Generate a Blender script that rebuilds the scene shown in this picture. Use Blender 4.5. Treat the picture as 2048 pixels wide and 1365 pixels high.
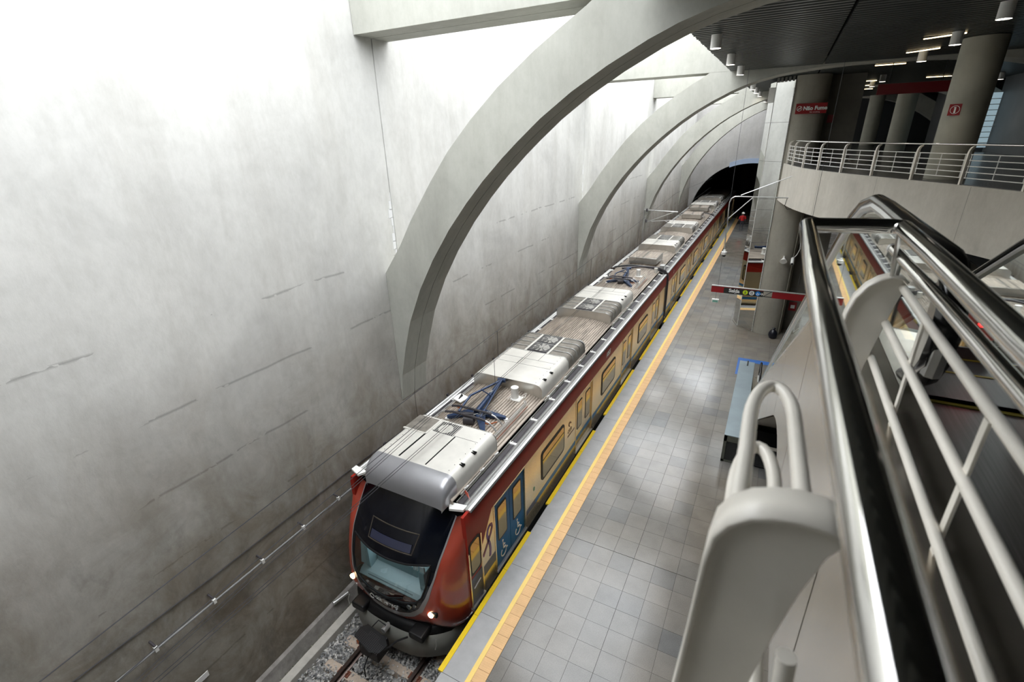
import bpy, bmesh, math, random
import numpy as np
from mathutils import Vector, Matrix
random.seed(4); rng = np.random.default_rng(4)
for o in list(bpy.data.objects): bpy.data.objects.remove(o, do_unlink=True)
SC = bpy.context.scene; COL = SC.collection
PI = math.pi
# ------------------------------------------------------------------ camera
cd = bpy.data.cameras.new('camera'); cam = bpy.data.objects.new('camera', cd); COL.objects.link(cam)
cd.sensor_width = 36; cd.lens = 17.007; cd.clip_start = .02; cd.clip_end = 300
r_ = Vector((.88504727, .46461619, -.02869013)); d_ = Vector((.15861461, -.35894174, -.9197838)); f_ = Vector((-.43764453, .80950147, -.39137532))
cam.matrix_world = Matrix(((r_.x, -d_.x, -f_.x, 0), (r_.y, -d_.y, -f_.y, 0), (r_.z, -d_.z, -f_.z, 9.0), (0, 0, 0, 1)))
cd.dof.use_dof = True; cd.dof.focus_distance = 11.0; cd.dof.aperture_fstop = 3.5
SC.camera = cam
# ------------------------------------------------------------------ light: overcast sky through the open roof strip
w = bpy.data.worlds.new('sky'); SC.world = w; w.use_nodes = True
bg = w.node_tree.nodes['Background']; bg.inputs[0].default_value = (.94, .97, 1.0, 1); bg.inputs[1].default_value = 4.6
sd = bpy.data.lights.new('sun', 'SUN'); sd.energy = .8; sd.angle = math.radians(40); sd.color = (1, .97, .93)
sun = bpy.data.objects.new('sun', sd); COL.objects.link(sun); sun.rotation_euler = (math.radians(-12), math.radians(24), 0)
vs = SC.view_settings; vs.view_transform = 'Standard'; vs.look = 'None'; vs.gamma = 1; vs.use_curve_mapping = False; vs.exposure = 0.53
# ------------------------------------------------------------------ materials
MATS = {}
def mat(name, col, rough=.5, metal=0., spec=.5, emit=None, estr=0., coat=0., alpha=1.):
    if name in MATS: return MATS[name]
    m = bpy.data.materials.new(name); m.use_nodes = True; b = m.node_tree.nodes['Principled BSDF']
    b.inputs['Base Color'].default_value = (*col, 1); b.inputs['Roughness'].default_value = rough; b.inputs['Metallic'].default_value = metal
    b.inputs['Specular IOR Level'].default_value = spec; b.inputs['Coat Weight'].default_value = coat; b.inputs['Coat Roughness'].default_value = .06
    if emit: b.inputs['Emission Color'].default_value = (*emit, 1); b.inputs['Emission Strength'].default_value = estr
    MATS[name] = m; return m
def N(m, t, **k):
    n = m.node_tree.nodes.new(t)
    for a, v in k.items(): setattr(n, a, v)
    return n
def L(m, a, b): m.node_tree.links.new(a, b)
def noise(m, scale, detail=4, rough=.6, vec=(1, 1, 1), dist=0):
    tc = N(m, 'ShaderNodeNewGeometry'); mp = N(m, 'ShaderNodeMapping'); mp.inputs['Scale'].default_value = vec
    n = N(m, 'ShaderNodeTexNoise'); n.inputs['Scale'].default_value = scale; n.inputs['Detail'].default_value = detail; n.inputs['Roughness'].default_value = rough; n.inputs['Distortion'].default_value = dist
    L(m, tc.outputs['Position'], mp.inputs[0]); L(m, mp.outputs[0], n.inputs['Vector']); return n.outputs['Fac']
def ramp(m, src, stops):
    r = N(m, 'ShaderNodeValToRGB'); e = r.color_ramp.elements
    while len(e) < len(stops): e.new(.5)
    for i, (p, c) in enumerate(stops): e[i].position = p; e[i].color = (*c, 1) if len(c) == 3 else c
    L(m, src, r.inputs[0]); return r.outputs[0]
def mixc(m, a, b, fac, mode='MIX'):
    x = N(m, 'ShaderNodeMix', data_type='RGBA', blend_type=mode)
    if isinstance(fac, (int, float)): x.inputs[0].default_value = fac
    else: L(m, fac, x.inputs[0])
    for i, s in ((6, a), (7, b)):
        if isinstance(s, tuple): x.inputs[i].default_value = (*s, 1)
        else: L(m, s, x.inputs[i])
    return x.outputs[2]
def math_(m, op, a, b=0., c=0.):
    x = N(m, 'ShaderNodeMath', operation=op)
    for i, s in enumerate((a, b, c)):
        if isinstance(s, (int, float)): x.inputs[i].default_value = s
        else: L(m, s, x.inputs[i])
    return x.outputs[0]
def vary(name, col, rough=.5, metal=0., amt=.15, scale=8, vec=(1, 1, 1), spec=.5, bump=0., coat=0.):
    if name in MATS: return MATS[name]
    m = mat(name, col, rough, metal, spec, coat=coat); b = m.node_tree.nodes['Principled BSDF']
    f = noise(m, scale, 5, .6, vec)
    c = ramp(m, f, [(.3, tuple(x * (1 - amt) for x in col)), (.7, tuple(min(1, x * (1 + amt)) for x in col))])
    L(m, c, b.inputs['Base Color'])
    if bump:
        bp = N(m, 'ShaderNodeBump'); bp.inputs['Strength'].default_value = bump; bp.inputs['Distance'].default_value = .02; L(m, f, bp.inputs['Height']); L(m, bp.outputs[0], b.inputs['Normal'])
    return m
def concrete(name, base, stain=.35, lines=False, rough=.8, warm=(.30, .25, .19)):
    m = mat(name, base, rough, 0, .25); b = m.node_tree.nodes['Principled BSDF']
    dk = tuple(x * .70 for x in base); lt = tuple(min(1, x * 1.12) for x in base)
    c = ramp(m, noise(m, .55, 6, .62, (1, 1, 1), .6), [(.28, tuple(x * .86 for x in base)), (.5, base), (.75, lt)])
    st = ramp(m, noise(m, 1.6, 5, .65, (1, 1, .14)), [(.36, (.80, .79, .77)), (.56, (1, 1, 1))])
    c = mixc(m, c, st, .45, 'MULTIPLY')
    fine = ramp(m, noise(m, 9, 5, .7, (1, 1, .6)), [(.3, (.88, .88, .87)), (.6, (1.0, 1.0, 1.0))])
    c = mixc(m, c, fine, .6, 'MULTIPLY')
    if lines:
        g = N(m, 'ShaderNodeNewGeometry'); s = N(m, 'ShaderNodeSeparateXYZ'); L(m, g.outputs['Position'], s.inputs[0])
        # pour joints: thin broken dark lines, and soft brown bleeding under them
        nz = noise(m, .8, 3, .5); wob = math_(m, 'MULTIPLY', math_(m, 'SUBTRACT', nz, .5), .12)
        zz = math_(m, 'ADD', s.outputs[2], wob)
        fr = math_(m, 'FRACT', math_(m, 'DIVIDE', math_(m, 'ADD', zz, .35), 1.24))
        d = math_(m, 'ABSOLUTE', math_(m, 'SUBTRACT', fr, .5))
        lr = N(m, 'ShaderNodeMapRange'); L(m, d, lr.inputs[0]); lr.inputs[1].default_value = .028; lr.inputs[2].default_value = .0; line = lr.outputs[0]
        brk = math_(m, 'GREATER_THAN', noise(m, 1.1, 4, .6, (1, 1, 2.5)), .53)
        lowz = math_(m, 'LESS_THAN', s.outputs[2], 7.4)
        lf = math_(m, 'MULTIPLY', math_(m, 'MULTIPLY', line, brk), math_(m, 'MULTIPLY', lowz, .45))
        c = mixc(m, c, (.09, .085, .08), lf)
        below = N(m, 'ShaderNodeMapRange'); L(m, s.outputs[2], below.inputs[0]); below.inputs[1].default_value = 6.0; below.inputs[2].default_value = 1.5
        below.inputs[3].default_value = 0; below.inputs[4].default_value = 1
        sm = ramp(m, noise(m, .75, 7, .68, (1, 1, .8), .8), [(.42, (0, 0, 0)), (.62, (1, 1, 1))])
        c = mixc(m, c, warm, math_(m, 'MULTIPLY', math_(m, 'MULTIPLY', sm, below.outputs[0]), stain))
        c = mixc(m, c, (.40, .36, .30), math_(m, 'MULTIPLY', below.outputs[0], .8), 'MULTIPLY')  # lower wall toned down by height: skylight falloff painted in with the grime
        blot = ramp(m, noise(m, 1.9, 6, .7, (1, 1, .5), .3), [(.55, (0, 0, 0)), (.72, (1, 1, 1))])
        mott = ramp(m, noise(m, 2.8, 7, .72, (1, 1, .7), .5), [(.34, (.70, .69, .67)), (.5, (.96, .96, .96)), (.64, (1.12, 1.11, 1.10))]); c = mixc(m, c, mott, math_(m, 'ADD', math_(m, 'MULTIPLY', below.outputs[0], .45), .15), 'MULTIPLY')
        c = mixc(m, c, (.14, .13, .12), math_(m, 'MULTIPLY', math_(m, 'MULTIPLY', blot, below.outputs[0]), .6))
    L(m, c, b.inputs['Base Color'])
    bp = N(m, 'ShaderNodeBump'); bp.inputs['Strength'].default_value = .25; bp.inputs['Distance'].default_value = .02
    L(m, noise(m, 5, 6, .7, (1, 1, .5)), bp.inputs['Height']); L(m, bp.outputs[0], b.inputs['Normal'])
    return m
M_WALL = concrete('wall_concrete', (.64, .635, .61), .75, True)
M_ARCH = concrete('arch_concrete', (.45, .45, .405))
M_FASC = concrete('fascia_concrete', (.56, .53, .47))
M_PIER = concrete('pier_concrete', (.36, .34, .29))
M_SLAB = concrete('slab_concrete', (.42, .42, .41))
M_DARKC = concrete('dark_wall_paint', (.05, .053, .056))
M_STEEL = vary('stainless_steel', (.62, .61, .58), .28, 1, .08, 3, (1, 1, .2))
M_CHROME = mat('polished_chrome', (.72, .71, .69), .07, 1)
M_MIRROR = mat('mirror_polished_steel', (.66, .67, .66), .02, 1)
M_CREAM = vary('cream_paint', (.84, .80, .72), .35, 0, .05, 6, coat=.2)
M_WHITE = vary('white_paint', (.84, .83, .80), .4, 0, .04, 5)
M_HVAC = vary('pale_roof_paint', (.66, .64, .59), .45, .15, .09, 2.2)
M_BULB = vary('silver_grey_paint', (.40, .40, .42), .30, .5, .04, 3)
M_ROOF = vary('weathered_roof_sheet', (.36, .31, .26), .55, .35, .35, 3, (4, .5, 1), bump=.1)
M_GUT = vary('gutter_aluminium', (.60, .60, .59), .35, .7, .10, 2, (4, .4, 1))
M_TRAY = vary('dark_cable_cover', (.055, .05, .055), .45, .2, .25, 5)
M_BLACK = mat('black_plastic', (.010, .010, .011), .5, 0, .3)
M_DARK = mat('dark_recess', (.008, .008, .008), .8, 0, .1)
M_RUB = mat('black_rubber_handrail', (.008, .008, .009), .16, 0, .7)
M_RED = vary('maroon_band_paint', (.34, .022, .012), .42, 0, .1, 2, spec=.22)
M_NOSE = vary('brick_red_paint', (.34, .050, .028), .22, 0, .06, 2, coat=.7)
M_BODY = vary('champagne_body_metal', (.74, .60, .38), .24, .85, .10, 1.5, (1, 1, .4))
M_MASK = mat('gloss_black_mask', (.003, .004, .008), .12, 0, .45, coat=.25)
M_RING = mat('grey_ring_paint', (.36, .35, .35), .35, .4)
M_BLUE = vary('blue_door_vinyl', (.004, .15, .40), .5, 0, .15, 3, spec=.25)
M_STRIPE = mat('blue_stripe_vinyl', (.03, .17, .38), .4, 0, .3)
M_NAVY = mat('navy_stripe_vinyl', (.05, .055, .09), .35)
M_PANT = mat('pantograph_blue_paint', (.018, .04, .10), .35, .2)
M_BRASS = mat('copper_connector', (.45, .12, .04), .4, .6)
M_SKIRT = vary('skirt_grey_paint', (.20, .20, .18), .45, .1, .1, 2)
M_YEL = vary('safety_yellow', (.86, .60, .005), .4, 0, .06, 4)
M_YEL2 = vary('yellow_band', (.95, .69, .20), .5, 0, .04, 4)
M_EDGE = vary('edge_concrete', (.42, .42, .42), .35, 0, .10, 3)
M_BLK = mat('black_vinyl', (.02, .02, .02), .4)
M_SIGNRED = mat('sign_red', (.28, .010, .014), .35)
M_WTXT = mat('white_vinyl', (.85, .85, .83), .4)
M_LIME = mat('lime_disc', (.62, .80, .02), .4)
M_BDISC = mat('blue_disc', (.01, .20, .60), .4)
M_RAIL = vary('rail_steel', (.13, .10, .09), .3, .9, .2, 4)
M_SLEEP = vary('pale_sleeper_concrete', (.50, .41, .33), .8, 0, .15, 5)
M_RUST = mat('rusty_clip', (.18, .055, .03), .7)
M_TEAL = mat('cab_teal_panel', (.30, .45, .48), .5)
M_WIRE = mat('dark_wire', (.10, .10, .11), .4, .6)
M_LAMP = mat('lamp_glow', (1, 1, 1), .5, emit=(1, .93, .82), estr=14)
M_TUBE = mat('strip_glow', (1, .9, .7), .5, emit=(1, .78, .45), estr=3)
M_HEAD = mat('headlamp_glow', (1, .9, .7), .5, emit=(1, .72, .42), estr=14)
M_LEDRED = mat('red_led', (1, 0, 0), .5, emit=(1, .02, .02), estr=2)
M_SKYWIN = mat('lit_window_blind', (.4, .5, .55), .5, emit=(.45, .62, .70), estr=.35)
M_BTAPE = vary('blue_floor_tape', (.03, .13, .42), .45, 0, .1, 5)
M_PLINTH = vary('blue_grey_steel_sheet', (.27, .33, .36), .38, .4, .10, 1.5)
M_CLAD = vary('brushed_cladding', (.58, .53, .46), .20, .9, .12, 2.5, (1, 3, .2))
M_SLAT = vary('ceiling_slat_metal', (.075, .083, .08), .35, .6, .1, 3)
M_TACT = None
def glass(name, tint, refl, rough=.02, trans=.9):
    m = bpy.data.materials.new(name); m.use_nodes = True; nt = m.node_tree; nt.nodes.clear()
    out = N(m, 'ShaderNodeOutputMaterial'); mx = N(m, 'ShaderNodeMixShader'); g = N(m, 'ShaderNodeBsdfGlossy'); t = N(m, 'ShaderNodeBsdfTransparent')
    g.inputs['Roughness'].default_value = rough; g.inputs['Color'].default_value = (.95, 1, .98, 1); t.inputs[0].default_value = (*tint, 1)
    fr = N(m, 'ShaderNodeFresnel'); fr.inputs[0].default_value = 1.5
    L(m, math_(m, 'ADD', math_(m, 'MULTIPLY', fr.outputs[0], 1.6), refl), mx.inputs[0])
    L(m, t.outputs[0], mx.inputs[1]); L(m, g.outputs[0], mx.inputs[2]); L(m, mx.outputs[0], out.inputs[0]); MATS[name] = m; return m
M_GLASS = glass('balustrade_glass', (.60, .66, .64), .16)
M_WSGL = glass('windscreen_glass', (.75, .82, .84), .05)
M_WIN = mat('tinted_window_glass', (.30, .22, .085), .06, .92)
def floor_mat():
    m = mat('granite_tiles', (.3, .3, .3), .2, 0, .5); b = m.node_tree.nodes['Principled BSDF']
    g = N(m, 'ShaderNodeNewGeometry'); s = N(m, 'ShaderNodeSeparateXYZ'); L(m, g.outputs['Position'], s.inputs[0])
    ix = math_(m, 'FLOOR', math_(m, 'DIVIDE', math_(m, 'ADD', s.outputs[0], 1.585), .4725)); iy = math_(m, 'FLOOR', math_(m, 'DIVIDE', math_(m, 'SUBTRACT', s.outputs[1], 8.47), .477))
    cb = N(m, 'ShaderNodeCombineXYZ'); L(m, ix, cb.inputs[0]); L(m, iy, cb.inputs[1])
    wn = N(m, 'ShaderNodeTexWhiteNoise', noise_dimensions='3D'); L(m, cb.outputs[0], wn.inputs['Vector'])
    c = ramp(m, wn.outputs['Value'], [(0, (.185, .193, .20)), (.12, (.225, .225, .218)), (.6, (.242, .238, .226)), (1, (.262, .256, .243))])
    warm = ramp(m, noise(m, .16, 3, .5), [(.36, (1, 1, 1)), (.56, (.78, .68, .56))])
    c = mixc(m, c, warm, .8, 'MULTIPLY')
    sp = ramp(m, noise(m, 70, 3, .8), [(.36, (.62, .62, .62)), (.52, (1, 1, 1)), (.72, (1.2, 1.2, 1.2))]); c = mixc(m, c, sp, .55, 'MULTIPLY')
    cl = ramp(m, noise(m, 1.5, 5, .6), [(.35, (.82, .82, .82)), (.65, (1.08, 1.08, 1.08))]); c = mixc(m, c, cl, .7, 'MULTIPLY')
    L(m, c, b.inputs['Base Color'])
    r = N(m, 'ShaderNodeMapRange'); L(m, noise(m, 2.2, 4, .6), r.inputs[0]); r.inputs[3].default_value = .10; r.inputs[4].default_value = .24
    L(m, r.outputs[0], b.inputs['Roughness']); return m
M_TILE = floor_mat()
def tact_mat():
    m = vary('tactile_paver', (.80, .50, .24), .6, 0, .08, 3); b = m.node_tree.nodes['Principled BSDF']
    g = N(m, 'ShaderNodeNewGeometry'); v = N(m, 'ShaderNodeTexVoronoi'); v.inputs['Scale'].default_value = 24; v.inputs['Randomness'].default_value = 0
    L(m, g.outputs['Position'], v.inputs['Vector']); bp = N(m, 'ShaderNodeBump', invert=True); bp.inputs['Strength'].default_value = .7; bp.inputs['Distance'].default_value = .01
    L(m, v.outputs['Distance'], bp.inputs['Height']); L(m, bp.outputs[0], b.inputs['Normal']); return m
M_TACT = tact_mat()
def mesh_mat():
    m = vary('roof_unit_mesh', (.24, .22, .19), .6, .4, .25, 5); b = m.node_tree.nodes['Principled BSDF']
    g = N(m, 'ShaderNodeNewGeometry'); v = N(m, 'ShaderNodeTexVoronoi'); v.inputs['Scale'].default_value = 45; v.inputs['Randomness'].default_value = .1
    L(m, g.outputs['Position'], v.inputs['Vector']); bp = N(m, 'ShaderNodeBump'); bp.inputs['Strength'].default_value = .8; bp.inputs['Distance'].default_value = .01
    L(m, v.outputs['Distance'], bp.inputs['Height']); L(m, bp.outputs[0], b.inputs['Normal']); return m
M_MESH = mesh_mat()
# ------------------------------------------------------------------ mesh helpers
class MB:
    def __init__(s): s.v = []; s.f = []
    def add(s, v, f):
        n = len(s.v); s.v += [tuple(p) for p in v]; s.f += [tuple(i + n for i in q) for q in f]; return s
    def box(s, x0, x1, y0, y1, z0, z1):
        return s.add([(x0, y0, z0), (x1, y0, z0), (x1, y1, z0), (x0, y1, z0), (x0, y0, z1), (x1, y0, z1), (x1, y1, z1), (x0, y1, z1)],
                     [(0, 3, 2, 1), (4, 5, 6, 7), (0, 1, 5, 4), (1, 2, 6, 5), (2, 3, 7, 6), (3, 0, 4, 7)])
    def prism(s, pts, axis, a, b):
        """polygon pts (2-D in the two other axes, in x,y,z order) extruded along axis from a to b"""
        def P(p, t): return (t, p[0], p[1]) if axis == 'x' else (p[0], t, p[1]) if axis == 'y' else (p[0], p[1], t)
        n = len(pts); v = [P(p, a) for p in pts] + [P(p, b) for p in pts]
        return s.add(v, [tuple(range(n))[::-1], tuple(range(n, 2 * n))] + [(i, (i + 1) % n, n + (i + 1) % n, n + i) for i in range(n)])
    def strip(s, A, B):
        """quad strip between two equal-length polylines"""
        n = len(A); return s.add(list(A) + list(B), [(i, i + 1, n + i + 1, n + i) for i in range(n - 1)])
    def tube(s, path, r, n=8, caps=True, flat=None):
        P = [Vector(p) for p in path]; rings = []; up = None
        for i, p in enumerate(P):
            t = ((P[i] - P[i - 1]).normalized() if i else Vector()) + ((P[i + 1] - P[i]).normalized() if i < len(P) - 1 else Vector())
            t.normalize()
            if up is None: up = Vector((0, 0, 1)) if abs(t.z) < .9 else Vector((1, 0, 0))
            a = t.cross(up).normalized(); up = a.cross(t).normalized()
            rr = r[i] if isinstance(r, (list, tuple)) else r
            c = 1
            if 0 < i < len(P) - 1:
                q = (P[i] - P[i - 1]).normalized().dot((P[i + 1] - P[i]).normalized()); c = 1 / max(.5, math.sqrt(max(.01, (1 + q) / 2)))
            fx, fy = flat or (1, 1)
            rings.append([p + a * math.cos(2 * PI * k / n) * rr * fx + up * math.sin(2 * PI * k / n) * rr * fy for k in range(n)])
        b = len(s.v); v = [q for R in rings for q in R]
        f = [(i * n + k, i * n + (k + 1) % n, (i + 1) * n + (k + 1) % n, (i + 1) * n + k) for i in range(len(P) - 1) for k in range(n)]
        if caps: f += [tuple(range(n))[::-1], tuple((len(P) - 1) * n + k for k in range(n))]
        return s.add(v, f)
    def cyl(s, c, r, z0, z1, n=20, r2=None):
        return s.tube([(c[0], c[1], z0), (c[0], c[1], z1)], [r, r if r2 is None else r2], n)
    def disc(s, c, r, axis='z', n=20, th=.004):
        d = {'x': (th, 0, 0), 'y': (0, th, 0), 'z': (0, 0, th)}[axis]; c = Vector(c); return s.tube([c, c + Vector(d)], r, n)
    def lathe(s, c, prof, n=20):
        """prof = [(r, z)...]"""
        m = len(prof); v = [(c[0] + r * math.cos(2 * PI * k / n), c[1] + r * math.sin(2 * PI * k / n), c[2] + z) for k in range(n) for r, z in prof]
        return s.add(v, [(k * m + i, ((k + 1) % n) * m + i, ((k + 1) % n) * m + i + 1, k * m + i + 1) for k in range(n) for i in range(m - 1)])
    def build(s, name, m, parent=None, smooth=False, bevel=0., solid=0.):
        org = Vector(parent['_o']) if parent is not None and '_o' in parent else Vector()
        me = bpy.data.meshes.new(name); me.from_pydata([tuple(Vector(p) - org) for p in s.v], [], s.f); me.update()
        bm = bmesh.new(); bm.from_mesh(me); bmesh.ops.recalc_face_normals(bm, faces=bm.faces); bm.to_mesh(me); bm.free()
        me.materials.append(m); o = bpy.data.objects.new(name, me); COL.objects.link(o)
        if parent is not None: o.parent = parent
        o['_o'] = tuple(org)
        if smooth:
            me.polygons.foreach_set('use_smooth', [True] * len(me.polygons))
            try: me.set_sharp_from_angle(angle=math.radians(38))
            except Exception: pass
        if solid:
            q = o.modifiers.new('solid', 'SOLIDIFY'); q.thickness = solid; q.offset = 0
        if bevel:
            q = o.modifiers.new('bevel', 'BEVEL'); q.width = bevel; q.segments = 2; q.limit_method = 'ANGLE'; q.angle_limit = math.radians(40)
        return o
def tag(o, label, cat, group=None, kind=None):
    o['label'] = label
    if cat: o['category'] = cat
    if group: o['group'] = group
    if kind: o['kind'] = kind
    return o
def thing(name, loc, label, cat, group=None, kind=None):
    o = bpy.data.objects.new(name, None); COL.objects.link(o); o.location = loc; o['_o'] = tuple(loc); o.empty_display_size = .1
    return tag(o, label, cat, group, kind)
def struct(o, label=None):
    o['kind'] = 'structure'
    if label: o['label'] = label
    return o
def arc(c, r, a0, a1, n, f):
    return [f(c[0] + r * math.cos(math.radians(a0 + (a1 - a0) * i / n)), c[1] + r * math.sin(math.radians(a0 + (a1 - a0) * i / n))) for i in range(n + 1)]
def rrect(x0, x1, y0, y1, r, n=4):
    p = []
    for cx, cy, a in ((x1 - r, y0 + r, -90), (x1 - r, y1 - r, 0), (x0 + r, y1 - r, 90), (x0 + r, y0 + r, 180)):
        p += [(cx + r * math.cos(math.radians(a + 90 * i / n)), cy + r * math.sin(math.radians(a + 90 * i / n))) for i in range(n + 1)]
    return p
def text(name, body, size, M4, m, parent, shear=0., ext=.002, bold=0.):
    c = bpy.data.curves.new(name, 'FONT'); c.body = body; c.size = size; c.extrude = ext; c.shear = shear; c.align_x = 'LEFT'; c.offset = bold; c.resolution_u = 3
    t = bpy.data.objects.new(name, c); COL.objects.link(t); bpy.context.view_layer.update()
    me = bpy.data.meshes.new_from_object(t.evaluated_get(bpy.context.evaluated_depsgraph_get())); bpy.data.objects.remove(t)
    org = Vector(parent['_o']) if parent is not None else Vector()
    me.transform(Matrix.Translation(-org) @ M4); me.materials.clear(); me.materials.append(m)
    o = bpy.data.objects.new(name, me); COL.objects.link(o); o.parent = parent; o['_o'] = tuple(org); return o
def frame4(o, ex, ey):
    ex = Vector(ex).normalized(); ey = Vector(ey).normalized(); ez = ex.cross(ey)
    return Matrix(((ex.x, ey.x, ez.x, o[0]), (ex.y, ey.y, ez.y, o[1]), (ex.z, ey.z, ez.z, o[2]), (0, 0, 0, 1)))
XW, XC = -7.75, -5.74           # left wall plane, track centre line
ARCH_Y = [8.77, 21.47, 34.17, 46.87]
# ================================================================== STRUCTURE
wall = struct(MB().box(XW - .6, XW - .3, -14, 52.5, -1.6, 13.5).build('wall_left', M_DARK), 'tall pale grey cast concrete wall behind the train')
joints = [-14, -3.9] + ARCH_Y + [52.5]
for a, b in zip(joints[:-1], joints[1:]):
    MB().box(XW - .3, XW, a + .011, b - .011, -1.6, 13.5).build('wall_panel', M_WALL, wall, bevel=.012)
for a in ARCH_Y[:2]:   # plaster patched along the open joint
    pl = MB()
    for k in range(26):
        z = 3.2 + k * .18; wd = .05 + .05 * math.sin(k * 1.7) + .02 * random.random()
        if 4.0 < z < 8.3: pl.prism([(a - .03 - wd, z), (a - .016, z), (a - .016, z + .19), (a - .03 - wd * .9, z + .19)], 'x', XW - .001, XW + .006)
    pl.build('plaster_patch', mat('white_plaster', (.74, .74, .74), .8), wall)
# footing kerb and drainage gutter at the wall foot
struct(MB().box(-8.0, -4.1, -14, 80, -1.9, -1.42).build('floor_trackbed', M_SLAB), 'concrete track bed under the ballast')
kerb = MB().prism([(-7.43, -1.45), (-7.20, -1.45), (-7.22, -1.13), (-7.42, -1.13)], 'y', -6, 50).build('trim_1', vary('kerb_concrete', (.46, .44, .40), .8, 0, .12, 5), bevel=.01)
struct(kerb, 'long concrete kerb between ballast and wall')
MB().prism([(XW, -1.45), (-7.62, -1.45), (-7.70, -1.05), (XW, -.98)], 'y', -6, 50).build('trim_2', vary('wall_foot_mortar', (.33, .31, .29), .9, 0, .3, 4, bump=.6))['kind'] = 'structure'
# platform body and floor
fl = struct(MB().box(-4.04, 12.8, -14, 80, -1.6, -.06).build('floor', vary('floor_bed', (.10, .10, .10), .7)), 'grey granite tiled platform floor')
# concrete edge slabs
edge_me = None
for k in range(44):
    y0 = -1.06 + k * 1.363 - .0
    o = MB().box(-4.06, -3.585, y0 + .004, y0 + 1.359, -.3, 0).build('edge_slab', M_EDGE, fl)
# yellow edge strips with gaps at the doors
DOORS = [7.55 + 4.9 * k for k in range(4)] + [26.9 + 4.9 * k for k in range(4)] + [46.25 + 4.9 * k for k in range(4)]
y = 4.39
strips = []
for dcen in DOORS:
    e = dcen + .6
    if e - y > .5: strips.append((y, e))
    y = dcen + 1.68
for a, b in strips:
    n = max(1, round((b - a) / 1.3))
    for i in range(n):
        MB().box(-4.135, -4.035, a + (b - a) * i / n + .004, a + (b - a) * (i + 1) / n - .004, -.035, .012).build('yellow_edge_strip', M_YEL, fl)
MB().box(-4.085, -4.04, -6, 60, -.5, -.04).build('rubber_gap_filler', M_BLACK, fl)
MB().box(-3.582, -3.492, -6, 60, -.05, .004).build('yellow_band', M_YEL2, fl)
base_t = MB().box(-3.489, -3.247, .003, .247, -.05, .006).build('tactile_paver', M_TACT, fl)
for k in range(1, 300):
    if k <= 240:
        c = base_t.copy(); COL.objects.link(c); c.parent = fl; c.location = (0, k * .25 - 2.0, 0)
base_t.location = (0, -2.0, 0)
# floor tiles
tx = [-3.244] + [-1.585 + .4725 * i for i in range(-3, 31)]
tiles = []
for i in range(len(tx) - 1):
    for j in range(-20, 112):
        y0 = 8.47 + .477 * j
        tiles.append((tx[i], tx[i + 1], y0, y0 + .477))
def tkey(t):
    cx, cy = (t[0] + t[1]) / 2, (t[2] + t[3]) / 2
    vis = cy > 2.6 and cx < -.05 + (cy - 13) * .0 and cx < 1.2
    return (0 if vis else 1, math.hypot(cx, cy))
tiles.sort(key=tkey)
def tile_box(mb, t):
    g = .0022; y0 = t[2] + (.009 if abs(t[2] - 8.47) < .01 else g); x0 = t[0] + (.004 if abs(t[0] + 1.585) < .01 else g)
    h = random.uniform(-.0006, .0006)
    return mb.box(x0, t[1] - g, y0, t[3] - g, -.06, h)
for t in tiles[:300]: tile_box(MB(), t).build('tile', M_TILE, fl)
mb = MB()
for t in tiles[300:]: tile_box(mb, t)
o = mb.build('far_tiles', M_TILE, fl); o['kind'] = 'stuff'
# end wall with tunnel mouth
def ell(n=40, cx=-2.4, a=5.2, z0=.2, b=5.95):
    return [(cx + a * math.cos(PI * i / n) * (1 - .0 * i), z0 + b * abs(math.sin(PI * i / n)) ** .82) for i in range(n + 1)]
E_ = ell()
ew = MB()
top = 13.5
for i in range(len(E_) - 1):
    (x0, z0), (x1, z1) = E_[i], E_[i + 1]
    ew.prism([(x1, z1), (x0, z0), (x0, top), (x1, top)], 'y', 51.9, 52.5)
ew.box(2.8, 13, 51.9, 52.5, -1.6, top); ew.box(XW, -7.6, 51.9, 52.5, -1.6, top)
struct(ew.build('wall_end', concrete('end_wall_concrete', (.52, .51, .50))), 'concrete end wall around the tunnel mouth')
tm = MB(); tm.strip([(x, 52.5, z) for x, z in E_], [(x, 85, z) for x, z in E_]); tm.box(-8.3, -7.6, 52.5, 85, -2, .6).box(2.8, 3.4, 52.5, 85, -2, .6); tm.box(-9, 5, 79.0, 79.3, -2, 8)
struct(tm.build('wall_tunnel', mat('tunnel_lining', (.012, .013, .011), .9)), 'dark lining of the running tunnel')
t = thing('tunnel_fascia_panel', (-3.2, 51.8, 5.9), 'pale blue curved metal panel over the tunnel mouth', 'panel')
fp = [p for p in E_ if -4.7 < p[0] < 2.3]
mb = MB()
for (x0, z0), (x1, z1) in zip(fp[:-1], fp[1:]): mb.prism([(x0, z0 - .12), (x1, z1 - .12), (x1, z1 + .30), (x0, z0 + .30)], 'y', 51.72, 51.88)
mb.build('panel_sheet', mat('pale_blue_sheet', (.42, .52, .70), .4), t)
# right wall, back wall, dark mezzanine rear wall, roof slabs
struct(MB().box(12.8, 13.2, -14, 52.5, -1.6, 13.5).build('wall_right', M_DARKC), 'dark wall on the far side of the concourse')
struct(MB().box(-8.4, 13.2, -14.4, -14, -1.6, 13.5).build('wall_back', M_ARCH), 'concrete wall at the near end of the station')
struct(MB().box(-2.15, 13.2, -14, 52.5, 11.25, 12.7).box(-8.4, -2.15, -14.4, -3.2, 12.75, 13.6).build('roof', M_DARKC), 'roof slab above the metal ceiling, with an added unseen slab shading the near wall')  # second box: unseen slab added over the sky strip to darken near wall
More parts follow.
